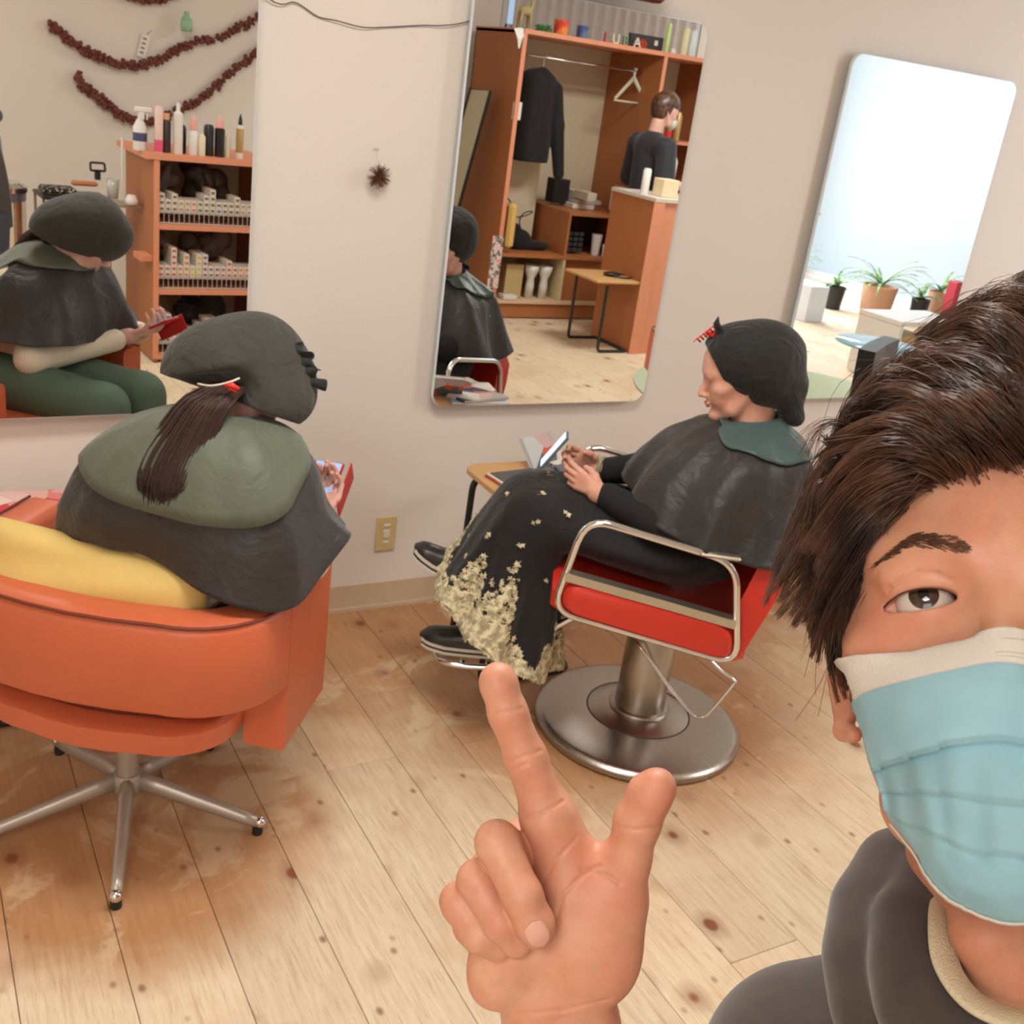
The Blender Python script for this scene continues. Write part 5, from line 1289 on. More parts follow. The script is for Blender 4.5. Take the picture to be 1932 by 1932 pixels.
# rack of hair colour
rk = empty('display_rack', (1.43, -3.0, 0)); RW, RD, RH = .66, .55, 1.09
top(rk, 'wooden open rack with three shelves of hair colour boxes, seen in left mirror', 'shelf')
bx(rk, 'side_panel', (.012, -RD/2, RH/2-.015), (.024, RD, RH-.05), M_LAM); bx(rk, 'side_panel', (RW-.012, -RD/2, RH/2-.015), (.024, RD, RH-.05), M_LAM)
bx(rk, 'top_board', (RW/2-.01, -RD/2, RH-.015), (RW+.07, RD+.02, .03), M_EDGEP)
for z in (.74, .40, .045): bx(rk, 'shelf_board', (RW/2, -RD/2, z-.014), (RW-.05, RD-.01, .028), M_EDGEP)
bx(rk, 'edge_band', (.012, .002, RH/2), (.028, .006, RH-.05), M_EDGEP); bx(rk, 'back_board', (RW/2, -RD+.006, RH/2), (RW-.05, .01, RH-.06), M_CREAMB); bx(rk, 'plinth', (RW/2, -RD/2, .014), (RW-.06, RD-.1, .028), M_BLK)
# wire baskets
M_WIRE = mat('white_wire', (216, 212, 204), .4)
def wire_basket(z, label):
    e = empty('wire_basket', (1.46, -3.02, z)); B = MB(); w_ = .58; d_ = .30; h_ = .055
    for zz in (0.003, h_): B.tube([(0, 0, zz), (w_, 0, zz), (w_, -d_, zz), (0, -d_, zz)], .0022, 5, closed=True)
    for i in range(23):
        x = w_*i/22; B.tube([(x, 0, h_), (x, 0, .003), (x, -d_, .003)], .0014, 4)
    for i in range(8):
        y = -d_*i/7; B.tube([(0, y, h_), (w_, y, h_)], .0014, 4)
    for i in range(18): B.tube([(w_*i/18, -.0, h_), (w_*(i+1.5)/18, -.12, h_)], .0012, 4)
    o = B.build('wire_grid', M_WIRE, e); o['kind'] = 'stuff'; top(e, label, 'basket')
wire_basket(.742, 'white wire basket under the colour boxes on the top shelf'); wire_basket(.402, 'white wire basket under the colour boxes on the middle shelf'); wire_basket(.047, 'white wire basket under the colour boxes on the lowest shelf')
cart = {}
ORD = ['first', 'second', 'third', 'fourth', 'fifth', 'sixth', 'seventh', 'eighth', 'ninth', 'tenth', 'eleventh', 'twelfth', 'thirteenth', 'fourteenth', 'fifteenth', 'sixteenth', 'seventeenth']
def carton(x, z, col, shelf, ci, ri, w_=.030, h_=.030):
    dx = 0
    key = (col, w_, h_)
    if key not in cart:
        a = MB().box((0, -.07, h_/2), (w_, .14, h_), bev=.0008); cart[key] = (mesh(a.v, a.f), mesh(*(lambda b: (b.v, b.f))(MB().box((0, .0012, h_*.5), (w_*.62, .0016, h_*.42)))))
        cart[key][0].materials.append(M_CARTON); cart[key][1].materials.append(mat('carton_label', col, .5, .1))
    a, b_ = cart[key]; o = bpy.data.objects.new('hair_colour_carton', a); COL.objects.link(o); o.location = (x+dx, -3.03, z)
    l = bpy.data.objects.new('label_print', b_); COL.objects.link(l); l.parent = o
    nm = {0: 'top', 1: 'middle', 2: 'lowest'}[shelf]
    cn = COLN.get(col, 'coloured'); top(o, 'white carton with %s label, %s column from left, %s up, %s rack shelf' % (cn, ORD[ci], ORD[ri], nm), 'carton', '%s cartons on the %s rack shelf' % (cn, nm))
M_CARTON = mat('white_carton', (228, 220, 206), .6, .04)
COLN = {(120, 110, 100): 'grey', (190, 150, 120): 'tan', (196, 100, 96): 'rose', (222, 130, 90): 'orange', (206, 190, 100): 'yellow', (140, 100, 140): 'mauve', (90, 80, 90): 'dark'}
random.seed(8)
z0 = .742+.058
for i in range(17):
    n_ = [3, 2, 3, 2, 2, 2, 2, 3, 4, 2, 2, 2, 3, 2, 2, 2, 2][i]
    for k in range(n_): carton(1.478+.0335*i, z0+.031*k, [(120, 110, 100), (120, 110, 100), (120, 110, 100), (190, 150, 120), (190, 150, 120), (222, 130, 90), (120, 110, 100), (120, 110, 100), (120, 110, 100), (140, 100, 140)][i % 10], 0, i, k)
z0 = .402+.058
for i in range(17):
    n_ = [2, 2, 5, 2, 4, 2, 4, 4, 2, 2, 2, 3, 2, 2, 2, 2, 2][i]
    for k in range(n_): carton(1.478+.0335*i, z0+.031*k, [(196, 100, 96), (196, 100, 96), (196, 100, 96), (222, 130, 90), (222, 130, 90), (206, 190, 100), (206, 190, 100), (140, 100, 140), (140, 100, 140), (140, 100, 140)][i % 10], 1, i, k)
z0 = .047+.058
for i in range(15):
    n_ = [6, 5, 3, 2, 2, 2, 3, 4, 4, 3, 3, 2, 3, 3, 2][i]
    for k in range(n_): carton(1.48+.038*i, z0+.031*k, (90, 80, 90) if k % 2 else (120, 110, 100), 2, i, k, w_=.033, h_=.03)
def bundle(name, c, r, m, seed, label, cat='cape', res=.008):
    s = SDF([c[i]-r[i]-.03 for i in range(3)], [c[i]+r[i]+.03 for i in range(3)], res); rg = np.random.RandomState(seed)
    for _ in range(9):
        p = [c[i]+rg.uniform(-.55, .55)*r[i] for i in range(3)]; s.ell(p, [r[i]*rg.uniform(.35, .62) for i in range(3)], Matrix.Rotation(rg.uniform(-1, 1), 3, 'Y'), .012)
    for _ in range(7):
        p = [c[i]+rg.uniform(-.9, .9)*r[i] for i in range(3)]; q_ = [c[i]+rg.uniform(-.9, .9)*r[i] for i in range(3)]; p[1] = q_[1] = c[1]+r[1]*.75; s.cap(p, q_, .004, .004, .02, 'sub')
    s.d = np.maximum(s.d, (c[2]-r[2]*.8)-s.ax[2][None, None, :]).astype(np.float32)
    return top(sdf_obj(name, [s], [m]), label, cat)
bundle('cloth_bundle', (1.57, -3.32, .90), (.08, .1, .12), mat('grey_cloth', (120, 112, 106), .8), 1, 'grey translucent bag pushed behind the cartons on the top rack shelf', 'bag')
bundle('folded_cape', (1.80, -3.33, .92), (.15, .12, .13), mat('charcoal_nylon', (72, 66, 60), .5), 2, 'dark crumpled cape lying behind the cartons on the top rack shelf')
bundle('folded_cape', (1.56, -3.34, .55), (.09, .1, .10), mat('brown_nylon', (104, 88, 78), .6), 3, 'brown crumpled cape at the left of the middle rack shelf')
bundle('folded_cape', (1.82, -3.34, .58), (.15, .11, .11), mat('grey_brown_nylon', (96, 84, 78), .6), 4, 'grey brown crumpled cape at the right of the middle rack shelf')
bundle('folded_cape', (1.75, -3.28, .24), (.18, .12, .10), M_CLOTHB, 5, 'black crumpled cape on the lowest rack shelf')
# bottles on the rack
def bottle(prof, m, loc, label, cap=None, capm=None, name='bottle', cat='bottle', group=None, n=18, band=None):
    e = empty(name, loc); MB().lathe(prof, n).build('bottle_body', m, e, auto=40)
    if cap: MB().lathe(cap, n).build('cap', capm, e, auto=40)
    if band: MB().lathe(band[0], n).build('label_print', band[1], e, auto=40)
    top(e, label, cat, group); return e
def cyl(r, h, sh=.8, nr=.4): return [(0, 0), (r*.95, 0), (r, .004), (r, h*sh), (r*nr, h*.97), (r*nr, h), (0, h)]
M_PINK = mat('pink_plastic', (230, 90, 130), .4); M_LPINK = mat('light_pink_plastic', (236, 168, 160), .4); M_NAVY = mat('navy_label', (74, 76, 120), .5); M_GOLD = mat('gold_foil', (196, 164, 110), .35, metal=.5)
e = bottle(cyl(.034, .15, .75, .5), M_WHT, (1.385, -3.1, 1.09), 'white trigger spray bottle with navy label at the left end of the rack top', band=([(.0345, .045), (.0348, .046), (.0348, .085), (.0345, .086)], M_NAVY))
MB().box((.006, 0, .165), (.03, .026, .035), bev=.004).box((.016, 0, .195), (.085, .024, .026), bev=.005).box((.035, 0, .168), (.008, .012, .04), .0, .002).build('trigger_head', M_WHT, e)
bottle(cyl(.021, .225, .93, .8), mat('pale_pink_tin', (232, 200, 190), .35), (1.468, -3.06, 1.09), 'slim spray can fading from pale pink to magenta on rack top', band=([(.0213, .004), (.0216, .006), (.0216, .06), (.0213, .062)], M_PINK))
bottle(cyl(.022, .16, .9, .7), mat('brown_black_plastic', (70, 54, 50), .4), (1.515, -3.09, 1.09), 'dark brown bottle with orange cap between two tall cans', [(0, .16), (.016, .16), (.016, .19), (0, .19)], mat('apricot_cap', (236, 176, 140), .4))
bottle(cyl(.024, .215, .92, .4), M_WHT, (1.565, -3.06, 1.09), 'tall white mousse can in the middle of the rack top', [(0, .21), (.010, .21), (.010, .245), (0, .25)], M_WHT)
bottle(cyl(.019, .14, .9, .6), M_BLK, (1.607, -3.12, 1.09), 'thin black bottle standing behind the white mousse can')
bottle(cyl(.024, .13, .85, .5), M_WHT, (1.648, -3.07, 1.09), 'white bottle with pink pointed cap, left of two such on rack', [(0, .125), (.02, .125), (.017, .165), (.004, .195), (0, .195)], M_LPINK)
bottle(cyl(.018, .11, .85, .5), mat('ivory_plastic', (232, 226, 200), .4), (1.69, -3.06, 1.09), 'short ivory tube standing beside the pink capped bottle')
bottle(cyl(.026, .155, .92, .8), M_BLK, (1.735, -3.09, 1.09), 'square shouldered black can at the left of the black pair')
bottle(cyl(.026, .15, .92, .6), M_BLK, (1.79, -3.08, 1.09), 'black bottle with pink tapered cap at the right on rack', [(0, .145), (.021, .145), (.017, .18), (.006, .20), (0, .20)], M_LPINK)
bottle(cyl(.014, .11, .9, .7), mat('beige_tube', (222, 214, 186), .4), (1.835, -3.08, 1.09), 'small beige tube between the black bottle and gold can')
bottle(cyl(.019, .175, .93, .5), M_WHT, (1.895, -3.07, 1.09), 'white and gold spray can with black nozzle at the mirror edge', [(0, .17), (.012, .17), (.009, .20), (.002, .225), (0, .225)], M_BLK, band=([(.0193, .03), (.0196, .032), (.0196, .15), (.0193, .152)], M_GOLD))
bx(rk, 'shelf_stub', (-.03, -.10, .555), (.06, .14, .03), M_EDGEP)
# trolley and dryer at the left of the mirror
tr_ = empty('trolley', (1.12, -3.42, 0)); top(tr_, 'steel salon trolley with crowded black tray behind the seated client', 'trolley')
bx(tr_, 'tray', (0, 0, .80), (.34, .26, .02), M_BLK, .005); bx(tr_, 'tray', (0, 0, .45), (.34, .26, .02), M_SATIN, .005)
for a, b_ in ((-.16, -.12), (.16, -.12), (.16, .12), (-.16, .12)): MB().tube([(a, b_, .02), (a, b_, .80)], .009, 8).build('post', M_CHROME, tr_)
t = NT('patterned_cloth'); v = t.obj(); vo = t.n('ShaderNodeTexVoronoi'); t.l(v, vo.inputs['Vector']); vo.inputs['Scale'].default_value = 70; t.set(Base_Color=t.ramp(vo.outputs['Distance'], [(.2, lin((220, 214, 190))), (.4, lin((40, 40, 40)))]), Roughness=.8)
o = bx(None, 'patterned_cloth', (1.04, -3.38, .835), (.17, .13, .03), t.m, .01); top(o, 'black and white patterned cloth lying on the salon trolley', 'cloth')
o = bx(None, 'wooden_brush', (1.17, -3.36, .875), (.13, .05, .022), mat('orange_wood', (196, 120, 76), .5), .008); top(o, 'orange wooden brush on top of the salon trolley', 'brush')
o = MB().tube([(1.235, -3.35, .90), (1.235, -3.35, .94)], .016, 8).tube(rounded([(1.20, -3.35, .945), (1.275, -3.35, .945), (1.27, -3.35, .985), (1.20, -3.35, .985)], .008, 3), .006, 6, closed=True).build('hair_clipper', M_BLK); top(o, 'black handle with a looped grip standing on the trolley', 'tool')
o = MB().lathe([(0, 0), (.026, 0), (.033, .10), (.03, .10), (.024, .006), (0, .006)], 16).build('glass_tumbler', mat('smoky_glass', (190, 190, 184), .15), None, True, (1.30, -3.30, .815)); top(o, 'smoky glass tumbler at the right end of the trolley', 'glass')
o = MB().tube([(1.345, -3.28, .82), (1.343, -3.28, 1.13)], .006, 8).build('comb_rod', M_WHT); top(o, 'thin white rod standing upright beside the rack', 'rod')
o = MB().lathe([(0, 0), (.03, 0), (.034, .02), (.02, .05), (0, .05)], 14).build('cream_pot', M_WHT, None, True, (1.375, -3.22, .80)); top(o, 'small white cream pot beside the rack side panel', 'jar')
bx(tr_, 'side_shelf', (.235, .12, .79), (.14, .2, .012), M_SATIN)
e = empty('dryer_hood', (.76, -3.47, 0)); top(e, 'silver cylindrical steamer hood standing at the far left of the mirror', 'dryer')
MB().lathe([(0, .40), (.135, .40), (.14, .41), (.14, .80), (.15, .805), (.15, .83), (.12, .85), (0, .855)], 32).build('drum', M_CHROME, e, auto=30); MB().lathe([(.141, .76), (.143, .762), (.143, .80), (.141, .802)], 32).build('band', mat('blue_grey_band', (120, 120, 140), .3, metal=.6), e)
MB().tube([(0, 0, .02), (0, 0, .40)], .02, 10).build('stand', M_CHROME, e); MB().lathe([(0, 0), (.2, 0), (.19, .02), (0, .03)], 24).build('base', M_CHROME, e, auto=30)
# wardrobe cabinet
cb = empty('wardrobe_cabinet', (3.9, -4.2, 0)); top(cb, 'tall open wooden wardrobe cabinet with hanging rail, seen in the middle mirror', 'cabinet')
DW = 1.9
bx(cb, 'side_panel', (.012, -.36, 1.0), (.024, .72, 1.98), M_LAM); bx(cb, 'edge_band', (.012, .003, 1.0), (.032, .008, 1.98), M_EDGEP)
bx(cb, 'top_board', (DW/2, -.36, 1.985), (DW, .74, .03), M_EDGEP); bx(cb, 'divider', (1.21, -.36, 1.05), (.024, .72, 1.86), M_LAM); bx(cb, 'edge_band', (1.21, .003, 1.5), (.03, .008, .95), M_EDGEP)
bx(cb, 'side_panel', (DW-.012, -.36, 1.0), (.024, .72, 1.98), M_LAM); bx(cb, 'back_board', (DW/2, -.715, 1.0), (DW, .012, 1.98), M_CREAMB)
bx(cb, 'plinth', (DW/2, -.03, .06), (DW-.05, .03, .1), M_LAM); bx(cb, 'shelf_board', (.6, -.35, .13), (1.18, .71, .025), mat('pale_edge', (226, 196, 160), .5)); bx(cb, 'shelf_board', (.6, -.35, .475), (1.18, .71, .025), M_LAM)
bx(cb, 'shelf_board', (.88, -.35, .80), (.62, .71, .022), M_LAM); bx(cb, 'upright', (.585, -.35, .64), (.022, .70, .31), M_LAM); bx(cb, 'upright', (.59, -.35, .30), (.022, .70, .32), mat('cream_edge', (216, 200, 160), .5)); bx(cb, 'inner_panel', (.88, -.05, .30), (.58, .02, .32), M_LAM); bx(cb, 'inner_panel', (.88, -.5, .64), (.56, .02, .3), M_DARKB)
bx(cb, 'wall_shelf', (1.55, -.35, 1.38), (.65, .5, .025), M_EDGEP); bx(cb, 'wall_shelf', (1.55, -.35, 1.05), (.65, .5, .025), M_EDGEP); bx(cb, 'low_partition', (.28, -.45, .80), (.5, .02, .62), M_CREAMB)
MB().tube([(.02, -.25, 1.845), (1.2, -.25, 1.845)], .010, 10).build('hanging_rail', M_CHROME, cb, True)
bx(cb, 'light_switch', (.03, -.02, 1.47), (.07, .012, .12), M_WHT, .004)
# coat on the rail
co_ = empty('black_coat', (4.21, -4.45, 0)); top(co_, 'black coat hanging at the left end of the wardrobe rail', 'coat')
s = SDF((-.22, -.16, .98), (.3, .16, 1.82), .009)
s.chain([(-.10, .0, 1.70), (.02, 0, 1.735), (.13, 0, 1.66)], [.035, .04, .035], .03); s.cap((-.05, 0, 1.66), (-.05, 0, 1.17), .10, .10, .04); s.cap((.05, 0, 1.66), (.06, .0, 1.16), .09, .09, .04)
s.chain([(.13, .03, 1.64), (.17, .05, 1.4), (.235, .06, 1.06)], [.055, .055, .042], .02)
for i in range(6): s.cap((-.1+.05*i, .11, 1.6), (-.11+.055*i, .11, 1.1), .006, .006, .02, 'sub')
s.d = np.maximum(s.d, np.abs(s.ax[1])[None, :, None]*.8-.075).astype(np.float32); s.d = np.where(s.ax[2][None, None, :] < 1.13, np.maximum(s.d, (1.13-s.ax[2][None, None, :])*np.where(s.ax[0][:, None, None] < .16, 1, -1)), s.d).astype(np.float32)
sdf_obj('coat_cloth', [s], [M_CLOTHB], co_); MB().tube([(.02, 0, 1.76), (.02, 0, 1.83), (.03, 0, 1.862), (.015, .0, 1.855)], .004, 6).build('hook', M_CHROME, co_)
ha = empty('coat_hanger', (5.03, -4.45, 0)); top(ha, 'empty white plastic hanger at the right end of the wardrobe rail', 'hanger')
MB().tube([(0, 0, 1.80), (0, 0, 1.84), (.012, 0, 1.865), (-.01, 0, 1.862)], .010, 8).build('hook', M_WHT, ha, True)
MB().tube([(0, 0, 1.80), (.14, 0, 1.64), (.15, .0, 1.625), (-.15, 0, 1.625), (-.14, 0, 1.64), (0, 0, 1.80)], [.016, .013, .008, .008, .013, .016], 8).build('shoulders', mat('ivory_hanger', (220, 214, 192), .5), ha, True)
# on the cabinet top
def letter(ch, x, m, label, sz=.095):
    cu_ = bpy.data.curves.new('text', 'FONT'); cu_.body = ch; cu_.size = sz; cu_.extrude = .010; cu_.align_x = 'CENTER'
    o = bpy.data.objects.new('letter', cu_); COL.objects.link(o); dg = bpy.context.evaluated_depsgraph_get(); me = bpy.data.meshes.new_from_object(o.evaluated_get(dg)); bpy.data.objects.remove(o)
    o = new_obj('letter', me, m); o.location = (x, -4.28, 2.002); o.rotation_euler = (R(90), 0, 0); top(o, label, 'letter')
letter('L', 4.62, mat('red_paint', (196, 86, 76), .5), 'red wooden letter L on top of the wardrobe cabinet'); letter('U', 4.70, mat('cream_paint', (240, 232, 206), .5), 'cream wooden letter U on top of the wardrobe cabinet')
letter('B', 4.785, mat('grey_green_paint', (130, 160, 130), .5), 'green wooden letter B on top of the wardrobe cabinet'); letter('A', 4.89, mat('white_paint', (238, 232, 222), .5), 'white wooden letter A in front of the dark picture box')
o = bx(None, 'picture_box', (5.02, -4.36, 2.05), (.30, .03, .095), mat('dark_box', (60, 54, 58), .5), .002); top(o, 'dark flat box behind the white letter A on the cabinet', 'box')
B = MB(); random.seed(2)
for i in range(26): B.ball((4.96+random.uniform(-.03, .03), -4.32+random.uniform(-.01, .01), 2.03+random.uniform(-.02, .025)), .012, 6, 5)
top(B.build('flower_ball', mat('red_yellow_flowers', (196, 80, 50), .7, .5, 60)), 'small red and yellow flower cluster beside the white letter A', 'flowers')
o = bx(None, 'badge', (5.10, -4.338, 2.055), (.03, .006, .035), M_WHT); top(o, 'white badge on the front of the dark picture box', 'badge')
def pot_cup(loc, r, h, m, label):
    e = MB().lathe([(0, 0), (r*.93, 0), (r, h), (r*.92, h), (r*.86, .01), (0, .01)], 24).build('planter_pot', m, None, auto=40, loc=loc); top(e, label, 'pot')
t = NT('orange_red_glaze'); v = t.obj(); t.set(Base_Color=t.ramp(t.noise(16, 2, v), [(.4, lin((226, 60, 50))), (.6, lin((246, 150, 60)))]), Roughness=.3); pot_cup((4.27, -4.34, 2.001), .055, .10, t.m, 'orange and red glazed pot on top of the wardrobe cabinet')
t = NT('blue_glaze'); v = t.obj(); t.set(Base_Color=t.ramp(t.noise(18, 2, v), [(.4, lin((60, 90, 150))), (.6, lin((100, 130, 160)))]), Roughness=.3); pot_cup((4.45, -4.34, 2.001), .043, .085, t.m, 'smaller blue glazed pot right of the orange pot')
B = MB(); random.seed(4)
for i in range(60):
    p = Vector((4.12+random.uniform(-.05, .06), -4.33+random.uniform(-.03, .03), 2.005+random.uniform(.0, .045)*(1-abs(random.uniform(-1, 1))*.5))); B.ball(p, (.012, .008, .006), 6, 4)
top(B.build('moss_plant', mat('bright_green_leaves', (56, 130, 70), .5, .25, 50)), 'small bright green plant on the cabinet beside the orange pot', 'plant')
s = SDF((-.10, -.06, -.01), (.10, .06, .26), .004); s.ell((0, 0, .12), (.05, .028, .035), None, .01)
for a, b_ in ((-.035, -.015), (-.03, .015), (.03, -.015), (.035, .015)): s.chain([(a, b_, .11), (a*1.2, b_*1.1, .05), (a*1.15, b_*1.1, .0)], [.014, .008, .008], .01)
s.chain([(.04, 0, .13), (.055, 0, .19), (.06, 0, .235), (.085, 0, .235)], [.018, .012, .013, .008], .01); s.chain([(.055, .01, .24), (.05, .014, .26)], [.005, .003], .003); s.chain([(-.05, 0, .13), (-.06, 0, .09)], [.004, .003], .003)
o = sdf_obj('animal_figurine', [s], [mat('spotted_beige', (186, 170, 120), .6, .25, 60)]); o.location = (3.99, -4.38, 2.002); top(o, 'beige wooden four legged animal figurine at the left end of cabinet top', 'figurine')
bottle(cyl(.018, .20, .93, .8), mat('lime_plastic', (196, 226, 140), .35), (5.17, -4.3, 2.001), 'slim lime green bottle on the cabinet top')
bottle(cyl(.022, .035, .8, .8), M_WHT, (5.235, -4.3, 2.001), 'tiny white pot between the lime and yellow bottles', name='cosmetic_pot')
bottle(cyl(.03, .19, .93, .7), mat('cream_tube', (232, 228, 190), .35), (5.33, -4.3, 2.001), 'cream coloured tube at the right end of cabinet top')
bottle(cyl(.026, .18, .93, .7), mat('ice_tube', (222, 232, 236), .35), (5.40, -4.3, 2.001), 'pale translucent tube at the mirror rim on the cabinet top')
B = MB().loft([[(3.82, -4.2, 1.99), (3.87, -4.2, 2.0), (3.93, -4.2, 1.99)], [(3.85, -4.19, 1.93), (3.87, -4.19, 1.93), (3.89, -4.19, 1.94)], [(3.865, -4.19, 1.87), (3.87, -4.19, 1.87), (3.875, -4.19, 1.87)]], closed=False)
o = B.build('lace_pennant', M_WHT); top(o, 'white lace pennant hanging at the corner of the cabinet', 'pennant')
# curtains in window_2
B = MB(); rows = []
for i in range(121):
    x = 4.25+1.7*i/120; rows.append([(x, -5.03+.015*math.sin(i*.9), 2.66), (x, -5.03+.02*math.sin(i*.9+.3), 2.02)])
o = B.loft(rows, closed=False).build('curtain', mat('sheer_grey_curtain', (206, 200, 196), .9), None, True); top(o, 'pale pleated curtain across the high window behind the cabinet', 'curtain')
# lower contents
o = bx(None, 'black_box', (4.60, -4.62, .92), (.14, .12, .18), M_BLK, .003); top(o, 'black box standing beside the coat in the wardrobe', 'box')
for i, (x, z, w_, h_, m, lb) in enumerate(((4.75, .83, .2, .035, M_CARTON, 'flat white box at the bottom of the pile in wardrobe'), (4.80, .866, .22, .03, mat('grey_paper', (196, 190, 182), .7), 'grey flat box, second in the wardrobe pile'), (4.78, .91, .16, .055, M_CARTON, 'white box, topmost of the pile in the wardrobe'), (4.72, .92, .07, .06, mat('beige_paper', (206, 196, 176), .7), 'small beige packet leaning on the wardrobe pile'))):
    o = bx(None, 'carton_box', (x, -4.55-.0*i, z), (w_, .2, h_), m, .002)
    if i == 3: o.location.y += .14
    top(o, lb, 'box')

o = bx(None, 'pink_towel', (4.96, -4.3, .92), (.10, .12, .2), mat('pale_pink_towel', (222, 190, 184), .9, .1), .02); top(o, 'pale pink towel standing at the right end of the wardrobe pile', 'towel')
# handbag
hb = empty('handbag', (4.24, -4.42, .488)); top(hb, 'slouchy black handbag with long straps on the wardrobe shelf', 'handbag')
s = SDF((-.2, -.12, -.01), (.25, .12, .25), .008); s.ell((-.05, 0, .06), (.11, .07, .09), None, .03); s.ell((-.09, 0, .13), (.05, .05, .06), None, .02); s.ell((.1, 0, .035), (.12, .07, .035), None, .03); s.d = np.maximum(s.d, -s.ax[2][None, None, :]).astype(np.float32)
sdf_obj('bag_body', [s], [M_CLOTHB], hb)
MB().tube(crom([(-.10, 0, .14), (-.13, 0, .30), (-.20, .02, .37)], 6), .006, 6).build('strap', M_BLK, hb, True); MB().tube(crom([(-.02, .0, .10), (-.06, .0, .2), (-.05, .02, .26), (.0, .02, .285), (.03, .02, .28), (-.03, .02, .25), (-.10, 0, .23)], 6), .005, 6).build('strap', M_BLK, hb, True)
bottle([(0, 0), (.03, 0), (.04, .13), (.043, .16), (0, .16)], M_WHT, (4.83, -4.32, .488), 'tall white paper cup in the dark wardrobe cubby', name='paper_cup', cat='cup')
bottle([(0, 0), (.024, 0), (.03, .09), (0, .09)], M_WHT, (4.90, -4.28, .488), 'short white cup in the dark wardrobe cubby, nearer the counter', name='paper_cup', cat='cup')
B = MB(); random.seed(6)
for i in range(12): B.box((4.58+.05*(i % 3), -4.33, .52+.04*(i//3)), (.04, .05, .03), bev=.004)
o = B.build('hair_rollers', mat('dark_speckled', (60, 58, 60), .6, .5, 90)); o['kind'] = 'stuff'; top(o, 'dark speckled stack at the left in the wardrobe cubby', 'rollers')
o = bx(None, 'kraft_bag', (4.11, -4.32, .27), (.15, .1, .25), mat('kraft_paper', (196, 172, 120), .8), .003); top(o, 'brown paper bag on the lowest wardrobe shelf', 'bag')
for i, (x, lb) in enumerate(((4.27, 'white draped vase, left of the pair on the lowest shelf'), (4.39, 'white draped vase, right of the pair on the lowest shelf'))):
    o = MB().lathe([(0, 0), (.03, 0), (.034, .10), (.028, .15), (.05, .2), (.062, .25), (.05, .245), (.02, .15), (0, .14)], 20).build('white_vase', M_WHT, None, True, (x, -4.3, .143)); top(o, lb, 'vase')
o = MB().box((4.06, -4.25, .16), (.12, .1, .03), bev=.003).build('white_tray', M_WHT); top(o, 'white tray under the brown paper bag', 'tray')
t = NT('floral_poster'); v = t.obj(); n = t.noise(22, 3, v); t.set(Base_Color=t.ramp(n, [(.35, lin((236, 140, 150))), (.48, lin((240, 224, 214))), (.58, lin((60, 54, 56))), (.7, lin((230, 220, 210)))]), Roughness=.6)
o = bx(None, 'poster', (3.888, -4.19, .42), (.09, .006, .38), t.m); top(o, 'narrow pink and black poster on the wardrobe edge', 'poster')
o = bx(None, 'yellow_bag', (4.0, -4.25, .68), (.07, .1, .32), mat('yellow_cloth', (222, 184, 110), .8), .02); top(o, 'yellow cloth bag hanging inside the wardrobe edge', 'bag')
# leaning mirror
lm = empty('standing_mirror', (3.70, -4.50, 0)); top(lm, 'narrow black framed mirror leaning beside the wardrobe', 'mirror')
Pm = [(.06, .175, 1.575), (.06, -.135, 1.572), (-.12, -.36, .03), (-.12, -.03, .03)]
MB().tube(Pm, .012, 6, closed=True).build('frame', M_BLK, lm); B = MB(); B.add([(p[0], p[1], p[2]) for p in Pm], [(0, 1, 2, 3)]); B.build('glass', mat('pale_reflecting_glass', (214, 206, 176), .15, metal=.3), lm)
# counter
ct = empty('reception_counter', (4.5, -3.2, 0)); top(ct, 'brown wooden counter block with salmon edges beside the stylist', 'counter')
bx(ct, 'end_panel', (.015, -.26, .52), (.03, .52, 1.04), M_LAM); bx(ct, 'edge_band', (.03, .004, .52), (.09, .008, 1.04), M_EDGEP); bx(ct, 'front_panel', (.75, -.02, .52), (1.40, .03, 1.04), M_EDGEP); bx(ct, 'worktop', (.74, -.26, 1.05), (1.5, .54, .022), mat('pale_worktop', (214, 206, 194), .4)); bx(ct, 'end_panel', (1.46, -.26, .52), (.03, .52, 1.04), M_EDGEP)
bottle(cyl(.028, .17, .93, .8), M_WHT, (4.55, -3.42, 1.061), 'white spray bottle standing on the counter corner', name='spray_bottle')
o = bx(None, 'tissue_box', (4.68, -3.36, 1.12), (.13, .12, .115), mat('cream_card', (236, 216, 180), .7), .003); top(o, 'cream box on the counter in front of the stylist', 'box')
# shelf items behind the stylist
random.seed(12)
for i, (x, z, m, lb) in enumerate(((5.32, 1.395, M_REDP, 'red bottle on the upper shelf behind the stylist'), (5.40, 1.395, M_GOLD, 'golden bottle on the upper shelf behind the stylist'), (5.36, 1.065, M_WHT, 'white pump bottle on the lower shelf behind the stylist'), (5.43, 1.065, M_WHT, 'second white bottle on the lower shelf behind the stylist'))):
    bottle(cyl(.028, .18+.03*(i % 2), .85, .5), m, (x, -4.3, z), lb)
